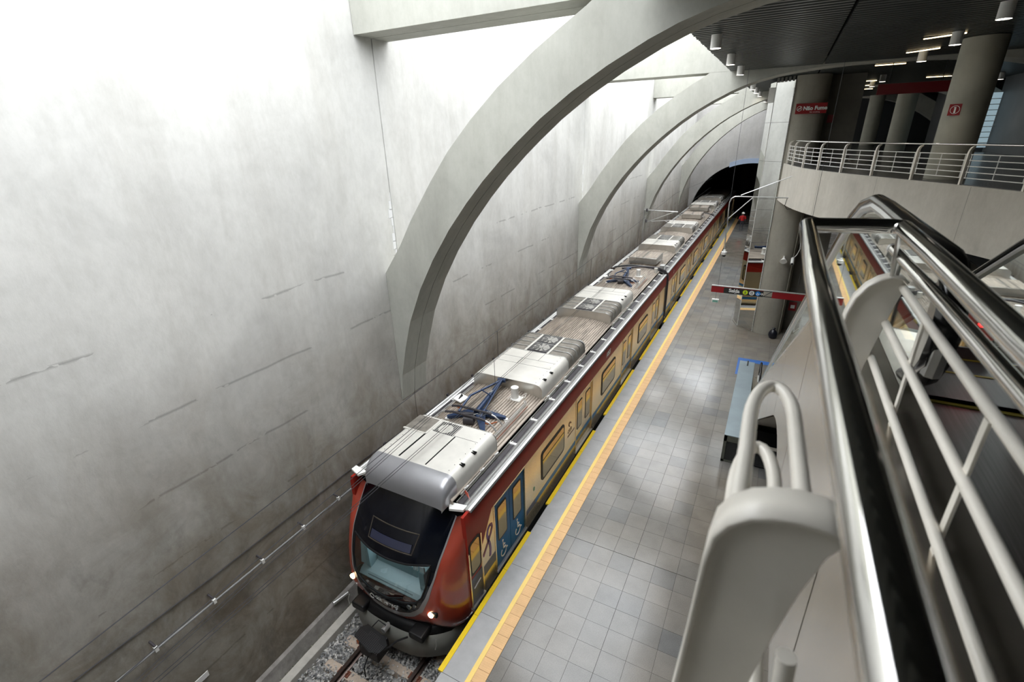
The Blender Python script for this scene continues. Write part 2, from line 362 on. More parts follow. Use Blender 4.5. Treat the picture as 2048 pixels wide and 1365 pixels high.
# metal slat ceiling, two fields left and right of a dark joint
cb_ = MB()
for a, b in zip([-14.5] + ARCH_Y, ARCH_Y + [52.9]): cb_.box(-2.10, 12.8, a + .55, b - .55, 11.1, 11.2)
clg = struct(cb_.build('ceiling', M_DARK), 'dark corrugated metal slat ceiling')
def slat(x0, x1, y0, mb=None):
    m_ = mb or MB(); m_.prism([(y0, 10.95), (y0 + .05, 10.86), (y0 + .14, 10.86), (y0 + .19, 10.95)], 'x', x0, x1); return m_
n_left = n_right = 0
rest = MB(); restl = MB()
ys = [9.32 + .22 * i for i in range(195)]
for y0 in ys:
    if any(abs(y0 + .1 - a) < .58 for a in ARCH_Y): continue
    if n_left < 165: slat(-2.15 + random.uniform(-.012, .012), .63, y0).build('slat', M_SLAT, clg); n_left += 1
    else: slat(-2.15, .63, y0, restl)
    if n_right < 130: slat(.69, 12.7, y0).build('slat', M_SLAT, clg); n_right += 1
    else: slat(.69, 12.7, y0, rest)
for k in range(100): slat(-2.15, 12.7, -14.1 + .22 * k, rest)
for m_ in (rest, restl): m_.build('far_slats', M_SLAT, clg)['kind'] = 'stuff'
# ---- arches with their roof beams
IN = [(-7.74, 2.78), (-7.64, 3.5), (-7.42, 4.3), (-7.18, 5.02), (-6.78, 5.86), (-6.35, 6.57), (-5.86, 7.25), (-5.40, 7.79), (-4.99, 8.22), (-4.56, 8.62), (-4.23, 8.9), (-3.79, 9.25), (-3.24, 9.62),
      (-2.65, 9.95), (-2.04, 10.24), (-1.63, 10.4), (-1.2, 10.53), (-.6, 10.66), (0, 10.74), (.7, 10.80), (1.5, 10.84), (2.4, 10.85)]
EX = [(-7.74, 6.15), (-7.21, 6.82), (-6.85, 7.37), (-6.23, 8.18), (-5.75, 8.75), (-5.2, 9.28), (-4.6, 9.78), (-3.92, 10.25), (-3.45, 10.53), (-3.01, 10.78), (-2.86, 10.87)]
IN_full = IN + [(4.8 - x, z) for x, z in IN[-2::-1]]
EX_full = EX + [(4.8 - x + .0, z) for x, z in EX[::-1]]
words = ['nearest', 'second', 'third', 'fourth']
for i, ay in enumerate(ARCH_Y):
    lab = ['wide concrete arch nearest the train front, spanning from wall to ceiling', 'second concrete arch, crossing above the middle of the first car',
           'third concrete arch with catenary brackets at its foot', 'fourth concrete arch, last before the tunnel mouth'][i]
    t = thing('concrete_arch', (XW, ay, 2.78), lab, 'arch', 'concrete arches over the track')
    for y0, y1 in ((ay - .5, ay - .009), (ay + .009, ay + .49)):
        # quads between intrados and extrados (visible haunch), then solid web under the beam
        mb = MB(); n1 = 14
        A = IN[:]; poly = IN + [(2.4, 10.88), (-2.86, 10.88)] + EX[::-1][1:]
        mb.prism(poly, 'y', y0, y1); mb.prism([(4.8 - x, z) for x, z in poly], 'y', y0, y1)
        mb.build('arch_half', M_ARCH, t)
        MB().box(XW + .01, 12.8, y0, y1, 10.875, 12.9).build('roof_beam', M_ARCH, t)
    fi = [(max(-7.74, 2.4 + (x - 2.4) * 1.006), 2.8 + (z - 2.8) * 1.006) for x, z in IN] + [(2.4, 10.95), (-2.8, 10.95)] + [(x + .06, z - .06) for x, z in EX[::-1][1:]]
    mb = MB(); mb.prism(fi, 'y', ay - .008, ay + .008); mb.prism([(4.8 - x, z) for x, z in fi], 'y', ay - .008, ay + .008); mb.box(XW + .02, 12.7, ay - .008, ay + .008, 10.90, 12.8)
    mb.build('joint_filler', M_DARK, t)
# ================================================================== TRACK
tr = thing('railway_track', (XC, 4, -1.25), 'twin steel rails on pale concrete sleepers in grey ballast', 'railway track')
for sx in (-.7, .7):
    x = XC + sx
    MB().prism([(x - .065, -1.25), (x + .065, -1.25), (x + .065, -1.235), (x + .012, -1.22), (x + .01, -1.14), (x + .035, -1.125), (x + .035, -1.10), (x - .035, -1.10), (x - .035, -1.125), (x - .01, -1.14), (x - .012, -1.22), (x - .065, -1.235)], 'y', -6, 60).build('rail', M_RAIL, tr)
for k in range(22):
    yy = 1.06 + k * .58
    s = MB().prism([(yy, -1.42), (yy + .25, -1.42), (yy + .22, -1.262), (yy + .03, -1.262)], 'x', XC - 1.22, XC + 1.2).build('sleeper', M_SLEEP, tr, bevel=.012)
    for sx in (-.7, .7):
        for q in (-1, 1):
            cx = XC + sx + q * .105
            MB().tube([(cx, yy + .06, -1.25), (cx - q * .03, yy + .09, -1.215), (cx, yy + .12, -1.205), (cx - q * .03, yy + .15, -1.215), (cx + q * .02, yy + .17, -1.25)], .013, 6).box(cx - .035, cx + .035, yy + .05, yy + .18, -1.265, -1.235).build('rail_clip', M_RUST, tr)
def stones(n, x0, x1, y0, y1, z, s0, s1):
    c = np.stack([rng.uniform(x0, x1, n), rng.uniform(y0, y1, n), z + rng.uniform(-.025, .018, n)], 1)
    base = np.array([(1, 0, 0), (-1, 0, 0), (0, 1, 0), (0, -1, 0), (0, 0, 1), (0, 0, -1)], float)
    v = base[None] + rng.normal(0, .33, (n, 6, 3)); q = rng.normal(size=(n, 3, 3)); q, _ = np.linalg.qr(q)
    v = np.einsum('nij,nkj->nki', q, v) * rng.uniform(s0, s1, n)[:, None, None] + c[:, None]
    F = np.array([(0, 2, 4), (2, 1, 4), (1, 3, 4), (3, 0, 4), (2, 0, 5), (1, 2, 5), (3, 1, 5), (0, 3, 5)])
    f = (F[None] + (np.arange(n) * 6)[:, None, None]).reshape(-1, 3)
    return v.reshape(-1, 3), f
def stonemat():
    m = mat('ballast_stone', (.3, .3, .3), .8); b = m.node_tree.nodes['Principled BSDF']
    L(m, ramp(m, noise(m, 14, 1, .3), [(.3, (.16, .165, .17)), (.45, (.36, .36, .36)), (.6, (.50, .485, .46)), (.75, (.74, .72, .69))]), b.inputs['Base Color']); return m
v, f = stones(13000, -7.2, -4.1, .5, 6.6, -1.285, .020, .036)
me = bpy.data.meshes.new('ballast_gravel'); me.from_pydata(v.tolist(), [], f.tolist()); me.materials.append(stonemat())
bl = bpy.data.objects.new('ballast_gravel', me); COL.objects.link(bl); tag(bl, 'loose grey crushed stone ballast around the rails', 'gravel', kind='stuff')
v, f = stones(1500, -7.62, -7.42, 1, 7, -1.40, .015, .03)
me = bpy.data.meshes.new('drain_gravel'); me.from_pydata(v.tolist(), [], f.tolist()); me.materials.append(vary('mossy_stone', (.16, .16, .12), .9, 0, .5, 12))
o = bpy.data.objects.new('drain_gravel', me); COL.objects.link(o); tag(o, 'mossy gravel in the gutter between kerb and wall', 'gravel', kind='stuff')
t = thing('drain_pipe_stub', (-7.66, 5.25, -.98), 'short grey pipe stub lying at the wall foot beside the ballast', 'pipe')
MB().tube([(-7.68, 5.05, -.98), (-7.6, 5.4, -.98)], .04, 12).build('pipe', M_GUT, t, True); MB().tube([(-7.69, 5.02, -.98), (-7.675, 5.08, -.98)], .052, 12).build('collar', M_GUT, t, True)
# ================================================================== TRAIN
SX = 1.49
def zroof(x): return 2.60 - .13 * (x / 1.1) ** 2
def roof_unit(car, y0, y1, name, bulb=False):
    """rounded roof air-conditioning housing; returns the shell part"""
    zt = 2.90
    prof = [(-1.06, 2.42), (-1.06, 2.66)] + arc((-.86, 2.70), .2, 180, 90, 5, lambda a, b: (a, b)) + arc((.86, 2.70), .2, 90, 0, 5, lambda a, b: (a, b)) + [(1.06, 2.66), (1.06, 2.42)]
    return prof, zt
def hvac(car, y0, y1, fans=None, bulb=False, mesh_front=False):
    prof, zt = roof_unit(car, y0, y1, '')
    P = [(XC + a, b) for a, b in prof]
    if fans:
        f0, f1 = fans
        s0, s1 = (f1, y1) if abs(f0 - y0) < .1 else (y0, f0)
    else: s0, s1 = y0, y1
    sh = MB().prism(P, 'y', s0, s1).build('roof_unit_housing', M_HVAC, car, True, bevel=.006)
    # end plates
    for yy in ((y0, y1) if not bulb else (y1,)):
        q = .012 if yy == y0 else -.012
        MB().prism([(XC + a * 1.004, b + .004) for a, b in prof], 'y', yy - q, yy + .004 * (1 if q < 0 else -1)).build('end_plate', M_STEEL, car, True)
    # cover seams, bolts and slots
    sm = MB()
    ys_ = [s0 + (s1 - s0) * k for k in (.52, .72)] if not bulb else [s0 + (s1 - s0) * .72]
    for yy in ys_: sm.box(XC - .86, XC + .86, yy - .004, yy + .004, zt - .01, zt + .002)
    if bulb: sm.box(XC + .27, XC + .30, y0 + .05, ys_[0] - .02, zt - .01, zt + .003); sm.box(XC - .42, XC - .38, y0 + .05, ys_[0] - .02, zt - .01, zt + .003)
    else: sm.box(XC - .2, XC - .19, ys_[0], ys_[1], zt - .01, zt + .002); sm.box(XC + .30, XC + .31, ys_[1], s1, zt - .01, zt + .002)
    for yy in (s0 + .35, s0 + .8):
        for d in (0, .05): sm.box(XC + .9, XC + 1.0, yy + d, yy + d + .03, zt - .035, zt - .005)
    sm.build('cover_seams', M_DARK, car)
    bt = MB()
    for k in range(8):
        yy = s0 + .1 + (s1 - s0 - .2) * k / 7
        for xx in (-.83, .83): bt.cyl((XC + xx, yy), .008, zt - .01, zt + .006, 6)
    bt.build('cover_bolts', M_DARK, car)
    if fans:
        f0, f1 = fans
        MB().prism([(XC + a * .985, b - .015) for a, b in prof], 'y', f0 + .01, f1 - .01).build('coil_mesh', M_MESH, car, True)
        rb = MB()
        for xx in (-.38, .36): rb.box(XC + xx - .035, XC + xx + .035, f0, f1, zt - .02, zt + .012)
        rb.build('fan_rib', M_HVAC, car)
        hoop = MB()
        for k in range(5):
            yy = f0 + (f1 - f0) * k / 4
            path = [(XC + a, b + .006) for a, b in prof if b > 2.5]
            hoop.tube([(a, yy, b) for a, b in path[:7]], .014, 5); hoop.tube([(a, yy, b) for a, b in path[-7:]], .014, 5)
            if k in (0, 4, 2): hoop.box(XC - .86, XC + .86, yy - .014, yy + .014, zt - .01, zt + .008)
            else: hoop.box(XC - .86, XC - .38, yy - .014, yy + .014, zt - .01, zt + .008); hoop.box(XC + .36, XC + .86, yy - .014, yy + .014, zt - .01, zt + .008)
        hoop.build('coil_hoops', M_GUT, car)
        for k in range(2):
            cy = f0 + (f1 - f0) * (.27 + .48 * k)
            fan = MB().tube([(XC, cy, zt + .004), (XC, cy, zt + .03)], .07, 12)
            for j in range(9):
                a = 2 * PI * j / 9; c_, s_ = math.cos(a), math.sin(a); c2, s2 = math.cos(a + .42), math.sin(a + .42)
                fan.add([(XC + .06 * c_, cy + .06 * s_, zt + .006), (XC + .27 * c_, cy + .27 * s_, zt + .004), (XC + .27 * c2, cy + .27 * s2, zt + .024), (XC + .06 * c2, cy + .06 * s2, zt + .018)], [(0, 1, 2, 3)])
            fan.build('fan_blades', M_HVAC, car)
            gr = MB()
            for j in range(15): gr.box(XC - .33, XC + .32, cy - .29 + j * .041, cy - .285 + j * .041, zt + .03, zt + .036)
            gr.build('fan_guard', M_GUT, car)
            MB().box(XC - .34, XC + .33, cy - .31, cy + .31, zt - .02, zt + .002).build('fan_well', M_TRAY, car)
    if bulb:
        # rounded nose of the front unit
        A = []; n = 8
        mb = MB(); rings = []
        for k in range(n + 1):
            a = PI / 2 * k / n; yy = y0 - .42 * math.sin(a); sc = math.cos(a)
            rings.append([(XC + p[0] * (1 - .10 * (1 - math.cos(a)) ** 1.0), yy + 0 * p[1], 2.25 + (p[1] - 2.25) * (.18 + .82 * max(0., sc) ** .75)) for p in prof])
        m_ = len(prof); vv = [q for R in rings for q in R]
        mb.add(vv, [(i * m_ + k, i * m_ + k + 1, (i + 1) * m_ + k + 1, (i + 1) * m_ + k) for i in range(n) for k in range(m_ - 1)])
        mb.build('unit_nose', M_BULB, car, True)
        MB().box(XC - 1.0, XC - .42, y1 - .62, y1 - .05, zt - .02, zt + .004).build('intake_mesh', M_MESH, car)
        fr = MB(); fr.box(XC - 1.02, XC - .40, y1 - .66, y1 - .62, zt - .02, zt + .01).box(XC - .42, XC - .37, y1 - .64, y1, zt - .02, zt + .01).build('intake_frame', M_HVAC, car)
        MB().box(XC - .32, XC + .22, y1 - .48, y1 - .06, zt - .02, zt + .003).build('fan_well', M_TRAY, car)
        gr = MB()
        for j in range(11): gr.box(XC - .30 + j * .05, XC - .288 + j * .05, y1 - .47, y1 - .07, zt, zt + .012)
        gr.build('fan_guard', M_HVAC, car)
        MB().disc((XC - .08, y1 - .30, zt - .001), .17, 'z', 24, .008).build('fan_hub_cover', M_HVAC, car)
    # base frame slots on the platform side
    bf = MB()
    for sx in (1, -1): bf.box(XC + sx * 1.065 - .006, XC + sx * 1.065 + .006, y0 + .1, y1 - .1, 2.44, 2.455)
    bf.build('base_slot', M_BLACK, car)
def window(car, yc, w=1.52, z0=.70, z1=1.56, side=1):
    x = XC + side * SX
    o = MB().prism(rrect(yc - w / 2 - .02, yc + w / 2 + .02, z0 - .02, z1 + .02, .13, 5), 'x', x - .01, x + side * .014).build('window_frame', M_BLACK, car, bevel=.004)
    MB().prism(rrect(yc - w / 2 + .05, yc + w / 2 - .05, z0 + .05, z1 - .05, .09, 5), 'x', x, x + side * .019).build('window_pane', M_WIN, o)
    MB().box(x, x + side * .022, yc - w / 2 + .06, yc + w / 2 - .06, z1 - .26, z1 - .235).build('hopper_bar', M_BLACK, o)
    return o
def door(car, yc, m, side=1, far=False, stripe=M_STRIPE, acc=False):
    x = XC + side * (SX - .03)
    fr = MB()
    for yy in (yc - .735, yc + .735): fr.box(x - .02, x + side * .042, yy - .02, yy + .02, -.08, 1.83)
    fr.box(x - .02, x + side * .042, yc - .755, yc + .755, 1.81, 1.845)
    fr.build('door_frame', M_BODY if not far else M_BODY, car, bevel=.004)
    MB().box(x - .02, x + side * .065, yc - .74, yc + .76, -.085, -.03).build('door_sill', M_STEEL, car, bevel=.006)
    for q in (-1, 1):
        c = yc + q * .357
        lf = MB().box(x - .03, x, c - .35, c + .35, -.03, 1.81).build('door_leaf', m, car, bevel=.004)
        MB().prism(rrect(c - .21, c + .21, .66, 1.62, .05, 3), 'x', x - .005, x + side * .006).build('leaf_window_frame', M_BLACK, lf)
        MB().prism(rrect(c - .18, c + .18, .70, 1.58, .04, 3), 'x', x, x + side * .010).build('leaf_window_pane', M_WIN, lf)
        if not acc: MB().box(x, x + side * .003, c - .35, c + .35, .28, .43).build('leaf_stripe', stripe, lf)
        else:
            # wheelchair pictogram
            wm = MB(); xx = x + side * .003; cy = c + .02
            def T(p, r=.014): wm.tube([(xx, cy + a, b) for a, b in p], r, 6, True, (1, 1))
            T([(.115 * math.cos(math.radians(a)) - .02, .20 + .115 * math.sin(math.radians(a))) for a in range(125, 400, 20)])
            T([(-.03, .47), (-.02, .30), (.07, .295), (.12, .20), (.155, .215)], .017); T([(-.025, .39), (.05, .385)], .014)
            wm.tube([(xx - .004, cy - .035, .53), (xx + .004, cy - .035, .53)], .03, 12)
            wm.build('wheelchair_symbol', M_CREAM, lf)
    MB().box(x - .035, x - .02, yc - .02, yc + .02, 0, 1.8).build('door_seal', M_DARK, car)
def pantograph(car, y0, raised=.0):
    """folded pantograph: collector head near y0, arm folding back towards +y"""
    t = MB(); z = 2.62
    hd = MB()
    for dy in (0, .30):
        hd.tube([(XC - .62, y0 + dy, z + .20), (XC - .40, y0 + dy, z + .25), (XC + .40, y0 + dy, z + .25), (XC + .52, y0 + dy, z + .235)], .03, 8)
    hd.tube([(XC - .30, y0, z + .23), (XC - .30, y0 + .3, z + .23)], .014, 6); hd.tube([(XC + .30, y0, z + .23), (XC + .30, y0 + .3, z + .23)], .014, 6)
    hd.build('collector_bar', M_TRAY, car, True)
    hn = MB()
    for dy in (0, .30):
        hn.tube([(XC + .48, y0 + dy, z + .24), (XC + .60, y0 + dy, z + .21), (XC + .72, y0 + dy, z + .12), (XC + .80, y0 + dy, z + .02)], .02, 8)
        hn.tube([(XC - .60, y0 + dy, z + .21), (XC - .74, y0 + dy, z + .16), (XC - .84, y0 + dy, z + .06)], .02, 8)
    hn.build('end_horn', M_GUT, car, True)
    t.tube([(XC + .05, y0 + .35, z + .14), (XC - .12, y0 + 1.95, z + .22)], [.075, .052], 12); t.build('lower_arm', M_PANT, car, True)
    MB().tube([(XC - .04, y0 + 1.2, z + .24), (XC - .05, y0 + 1.32, z + .245)], .02, 6).build('arm_clamp', M_GUT, car)
    MB().tube([(XC - .12, y0 + 1.95, z + .24), (XC - .46, y0 + .9, z + .22), (XC - .30, y0 + .1, z + .22)], .03, 8).tube([(XC - .10, y0 + 1.95, z + .26), (XC + .32, y0 + .1, z + .22)], .022, 8).tube([(XC - .34, y0 + 1.25, z + .24), (XC + .12, y0 + 1.05, z + .24)], .018, 6).build('upper_arm', M_PANT, car, True)
    MB().tube([(XC - .22, y0 + 1.93, z + .24), (XC + .0, y0 + 1.97, z + .24)], .06, 12).build('elbow_joint', M_PANT, car, True)
    b = MB()
    for (x0, y_0, x1, y_1) in ((.1, .45, .62, -.28), (-.1, .45, -.62, .05), (.1, .5, .72, .62)):
        d = Vector((x1 - x0, y_1 - y_0, 0)).normalized(); n_ = Vector((-d.y, d.x, 0))
        A = Vector((XC + x0, y0 + y_0, z + .05)); B = Vector((XC + x1, y0 + y_1, z - .02))
        v = [A + n_ * .13, A - n_ * .13, B - n_ * .035, B + n_ * .035]; b.add(v + [p + Vector((0, 0, .07)) for p in v], [(0, 1, 2, 3), (4, 5, 6, 7), (0, 1, 5, 4), (1, 2, 6, 5), (2, 3, 7, 6), (3, 0, 4, 7)])
    b.build('base_frame', M_PANT, car)
    MB().tube([(XC - .10, y0 + .02, z + .10), (XC + .14, y0 + .10, z + .10)], .115, 18).tube([(XC - .3, y0 + .25, z + .08), (XC + .2, y0 + .42, z + .08)], .05, 10).build('drive_drum', M_TRAY, car, True)
    for (dx, dy) in ((.62, -.28), (-.62, .05), (.72, .62)): MB().lathe((XC + dx, y0 + dy, z - .16), [(.03, 0), (.07, .03), (.04, .06), (.07, .09), (.04, .12), (.06, .15), (0, .155)], 12).build('insulator', M_WHITE, car, True)
    MB().tube([(XC + .35, y0 + .25, z + .05), (XC + .45, y0 + .1, z + .08), (XC + .52, y0 + .2, z + .03), (XC + .6, y0 + .38, z)], .016, 6).tube([(XC - .6, y0 + .5, z + .05), (XC - .55, y0 + .62, z + .04)], .03, 6).build('copper_lead', M_BRASS, car)
    cb = MB()
    for k in range(3): cb.tube([(XC + .1 * k, y0 + .3, z + .1), (XC + .2 + .1 * k, y0 + .42 + .1 * k, z + .16), (XC + .42 + .05 * k, y0 + .5 + .1 * k, z + .02)], .010, 5)
    cb.build('bonding_lead', M_GUT, car)
def ring_lerp(pts, n): return pts
def make_car(y0, y1, label, doors, units, pants, nose, boxes=(), num=None, deep=False):
    car = thing('metro_car', (XC, (y0 + y1) / 2, -1.1), label, 'train car', 'cars of the metro train')
    by0 = 5.78 if nose else y0
    # upper band (red) and lower body sides
    for sd in (1, -1):
        P = [(XC + sd * a, b) for a, b in ((1.40, 1.83), (SX, 1.83), (SX, 2.05), (SX - .012, 2.20), (SX - .05, 2.335), (1.38, 2.335))]
        MB().prism(P, 'y', by0, y1).build('red_band', M_RED, car, True)
        segs = []; yy = by0
        for dc in doors:
            segs.append((yy, dc - .74)); yy = dc + .74
        segs.append((yy, y1))
        for k, (a, b) in enumerate(segs):
            xi, xo = XC + sd * (SX - .05), XC + sd * SX
            if nose and k == 0:
                MB().prism([(6.21, -.16), (b, -.16), (b, 1.83), (6.73, 1.83), (6.21, 1.10)], 'x', xi, xo).build('side_panel', M_BODY, car)
                MB().prism([(a, -.16), (6.21, -.16), (6.21, 1.10), (6.73, 1.83), (a, 1.83)], 'x', xi, xo).build('red_side_panel', M_RED, car)
                MB().prism([(6.26, .33), (b, .33), (b, .60), (6.26, .60)], 'x', xo - .001, xo + sd * .003).build('navy_stripe', M_NAVY, car)
            else:
                MB().box(xi, xo, a, b, -.16, 1.83).build('side_panel', M_BODY, car)
                if nose and k == 1:
                    MB().box(xo - .001, xo + sd * .003, a, a + .55, .28, .43).build('navy_stripe', M_NAVY, car); MB().box(xo - .001, xo + sd * .003, a + .55, b, .28, .43).build('blue_stripe', M_STRIPE, car)
                elif b - a > .3: MB().box(xo - .001, xo + sd * .003, a, b, .28, .43).build('blue_stripe', M_STRIPE, car)
            if b - a > 2.5 and not (nose and k == 0): window(car, (a + b) / 2 + (0 if k else 0), side=sd)
        for k, dc in enumerate(doors):
            door(car, dc, M_BLUE if (nose and k == 0) else M_BODY, sd, stripe=M_STRIPE, acc=(nose and k == 0))
    MB().box(XC - 1.36, XC + 1.36, by0 + .3, y1 - .1, -.95, -.16).build('underframe', M_BLACK, car)
    MB().box(XC - 1.43, XC + 1.43, by0 + (.25 if nose else 0), y1, -.2, 2.3).build('inner_shell', M_DARK, car)
    # ribbed roof
    ry0 = 5.95 if nose else y0
    mb = MB(); A = []; n = 30
    for k in range(n + 1):
        x = -1.1 + 2.2 * k / n
        if k < n:
            xa, xb = x, -1.1 + 2.2 * (k + 1) / n; g = .02
            A += [(XC + xa + .012, zroof(xa) + .0), (XC + xa + .02, zroof(xa) + g), (XC + xb - .008, zroof(xb) + g), (XC + xb, zroof(xb))]
    mb.strip([(a, ry0, b) for a, b in A], [(a, y1, b) for a, b in A])
    mb.prism([(XC - 1.1, 2.3), (XC + 1.1, 2.3)] + [(XC + x, zroof(x) - .003) for x in (1.1, .7, .35, 0, -.35, -.7, -1.1)], 'y', ry0, ry0 + .02).prism([(XC - 1.1, 2.3), (XC + 1.1, 2.3)] + [(XC + x, zroof(x) - .003) for x in (1.1, .7, .35, 0, -.35, -.7, -1.1)], 'y', y1 - .02, y1)
    mb.build('roof_sheet', M_ROOF, car)
    for sd in (1, -1):
        gx = [(1.30, 2.33), (1.30, 2.375), (1.335, 2.39), (1.36, 2.365), (1.40, 2.365), (1.43, 2.385), (SX - .02, 2.375), (SX - .005, 2.33)]
        MB().prism([(XC + sd * a, b) for a, b in gx], 'y', (5.98 if nose else y0), y1).build('roof_gutter', M_GUT, car, True)
        MB().box(XC + sd * (SX - .012), XC + sd * (SX + .006), (5.98 if nose else y0), y1, 2.322, 2.338).build('drip_rail', M_BLACK, car)
        MB().box(XC + sd * 1.10, XC + sd * 1.30, ry0, y1, 2.30, 2.345).build('cable_trough', M_ROOF, car)
        MB().tube([(XC + sd * 1.285, ry0 + .1, 2.375), (XC + sd * 1.285, y1, 2.375)], .010, 5).tube([(XC + sd * 1.12, ry0 + .1, 2.40), (XC + sd * 1.12, y1, 2.40)], .012, 5).build('trough_edge_rod', M_GUT, car)
        if sd == 1 or not deep:
            a = ry0 + .12; first = True
            while a < y1 - .3:
                ln = 2.15 if (nose and first) else 1.02; first = False
                b = min(a + ln, y1 - .1)
                MB().box(XC + sd * 1.14, XC + sd * 1.275, a, b, 2.345, 2.385).box(XC + sd * 1.235, XC + sd * 1.245, a, b, 2.385, 2.392).build('cable_cover', M_TRAY, car)
                c = MB().box(XC + sd * 1.10, XC + sd * 1.30, b + .02, b + .09, 2.345, 2.40)
                for q in (0, .06): c.tube([(XC + sd * (1.13 + q), b + .05, 2.39), (XC + sd * (1.13 + q), b + .09, 2.43)], .016, 6)
                c.build('cover_clamp', M_WHITE, car)
                a = b + .11
            # light inner ledge with brackets beside the roof units
            for (u0, u1, *_r) in units:
                MB().box(XC + sd * 1.075, XC + sd * 1.115, u0 + .05, u1 - .05, 2.42, 2.46).build('unit_foot_rail', M_HVAC, car)
                c = MB(); k = u0 + .2
                while k < u1 - .1: c.tube([(XC + sd * 1.09, k, 2.47), (XC + sd * 1.13, k + .03, 2.49)], .018, 6).box(XC + sd * 1.07, XC + sd * 1.13, k + .06, k + .12, 2.45, 2.48); k += .62
                c.build('foot_clamps', M_WHITE, car)
    for (u0, u1, fans, bulb) in units: hvac(car, u0, u1, fans, bulb)
    for p in pants:
        pantograph(car, p)
        MB().lathe((XC + .44, p + 1.65, 2.58), [(0, 0), (.15, 0), (.15, .02), (.10, .03), (.10, .31), (.105, .32), (.105, .335), (.09, .345), (0, .347)], 24).build('surge_arrester', M_WHITE, car, True)
        MB().box(XC + .26, XC + .64, p + 1.5, p + 1.8, 2.56, 2.60).tube([(XC + .56, p + 1.75, 2.6), (XC + .66, p + 1.9, 2.66), (XC + .7, p + 1.7, 2.62)], .012, 6).build('arrester_base', M_HVAC, car)
        pipes = MB()
        for q in (0, .045): pipes.tube([(XC + .80 + q, p - .3, 2.60), (XC + .80 + q, p + 1.5, 2.60), (XC + .72 + q, p + 1.62, 2.60)], .011, 6)
        pipes.tube([(XC - .92, p - .3, 2.58), (XC - .92, p + 1.8, 2.58)], .012, 6); pipes.tube([(XC - .98, p - .3, 2.57), (XC - .98, p + 1.8, 2.57)], .012, 6)
        pipes.build('roof_pipes', M_GUT, car)
        MB().tube([(XC + .93, p - .3, 2.585), (XC + .93, p + 1.4, 2.585)], .012, 6).build('brown_pipe', M_RUST, car)
        MB().prism([(XC - 1.05, p + .9), (XC - .72, p + .8), (XC - .66, p + 1.12), (XC - .98, p + 1.2)], 'z', 2.60, 2.63).build('aerial_base', M_WHITE, car)
        MB().prism([(p + .92, 2.63), (p + 1.12, 2.63), (p + 1.08, 2.70)], 'x', XC - .87, XC - .84).build('aerial_fin', M_BLACK, car)
    for (b0, b1, zt) in boxes:
        o = MB().box(XC - .62, XC + .80, b0, b1, 2.66, zt).build('resistor_box', M_STEEL, car, bevel=.01)
        MB().box(XC - .58, XC + .04, b0 + .05, b1 - .05, zt - .01, zt + .008).build('resistor_grille', M_ROOF, o); MB().box(XC + .13, XC + .76, b0 + .05, b1 - .05, zt - .01, zt + .008).build('resistor_grille', M_ROOF, o)
        MB().box(XC - .55, XC + .72, b0 + .06, b1 - .06, 2.58, 2.66).build('box_feet', M_ROOF, o)
        c = MB()
        for k in range(3): c.tube([(XC + .80, b0 + .3 + k * .2, 2.8), (XC + .95, b0 + .35 + k * .2, 2.78), (XC + 1.0, b0 + .4 + k * .2, 2.6)], .014, 6)
        c.build('box_cables', M_GUT, o)
    yk = by0 + 1.2
    while yk < y1 - .2:
        MB().box(XC - 1.56, XC - 1.42, yk, yk + .04, 2.33, 2.36).box(XC - 1.57, XC - 1.54, yk - .02, yk + .06, 2.33, 2.39).build('gutter_bracket', M_TRAY, car); yk += 1.3
    if y1 < 60:
        # concertina gangway wrapping the joint
        P = [(1.44, -.15), (1.44, 2.1), (1.38, 2.32), (1.2, 2.46), (.5, 2.60), (0, 2.62), (-.5, 2.60), (-1.2, 2.46), (-1.38, 2.32), (-1.44, 2.1), (-1.44, -.15)]
        for k in range(3):
            q = 1.0 if k != 1 else 1.025
            g = MB(); A = [(XC + a * q, y1 + .0 + k * .115, 1.1 + (b - 1.1) * q) for a, b in P]; B = [(a, yy + .105, z) for a, yy, z in A]
            g.strip(A, B); g.build('gangway_bellow', M_TRAY if k != 1 else vary('dark_grey_rubber', (.07, .075, .075), .5), car, True, solid=.03)
        MB().box(XC - 1.36, XC + 1.36, y1, y1 + .36, -.1, 2.3).build('gangway_core', M_DARK, car)
    if num:
        text('fleet_number', num[0], .24, frame4((XC + SX + .004, num[1], 1.98), (0, 1, 0), (0, 0, 1)), M_WTXT, car, .2, .001, .006)
    return car
car1 = make_car(4.9, 24.38, 'front metro car with gloss black nose, lit headlamp and red wraparound cab', DOORS[:4],
                [(6.18, 7.78, None, True), (10.25, 13.55, (12.15, 13.52), False), (16.28, 19.42, (16.31, 17.75), False)], [8.22, 21.1], True, num=('1055', 14.5))
car2 = make_car(24.75, 43.73, 'second metro car, behind the first grey gangway bellows', DOORS[4:8],
                [(28.7, 31.7, (30.3, 31.67), False), (34.75, 37.5, (34.78, 36.1), False)], [], False, boxes=[(24.95, 26.5, 2.97), (40.3, 41.9, 2.97)], num=('3', 26.2))
car3 = make_car(44.1, 63.5, 'third metro car, half inside the dark tunnel mouth', DOORS[8:12],
                [(46.5, 49.6, (48.2, 49.57), False), (51.6, 54.4, (51.63, 53.0), False)], [], False, boxes=[(44.3, 45.7, 2.97)], deep=True)
# bent grey hose over the first car joint and a box beside it
MB().tube([(XC - .6, 23.6, 2.68), (XC + .2, 24.1, 2.72), (XC + 1.0, 24.4, 2.66), (XC + 1.35, 24.52, 2.5), (XC + 1.5, 24.56, 2.28), (XC + 1.52, 24.56, 1.9), (XC + 1.52, 24.56, .1)], .05, 8).build('joint_hose', M_TRAY, car1, True)
MB().cyl((XC + 1.0, 24.0), .09, 2.5, 2.74, 16).build('vent_pot', M_HVAC, car1, True); MB().box(XC + .98, XC + 1.22, 24.9, 25.25, 2.4, 2.66).build('junction_box', M_GUT, car2, bevel=.01)
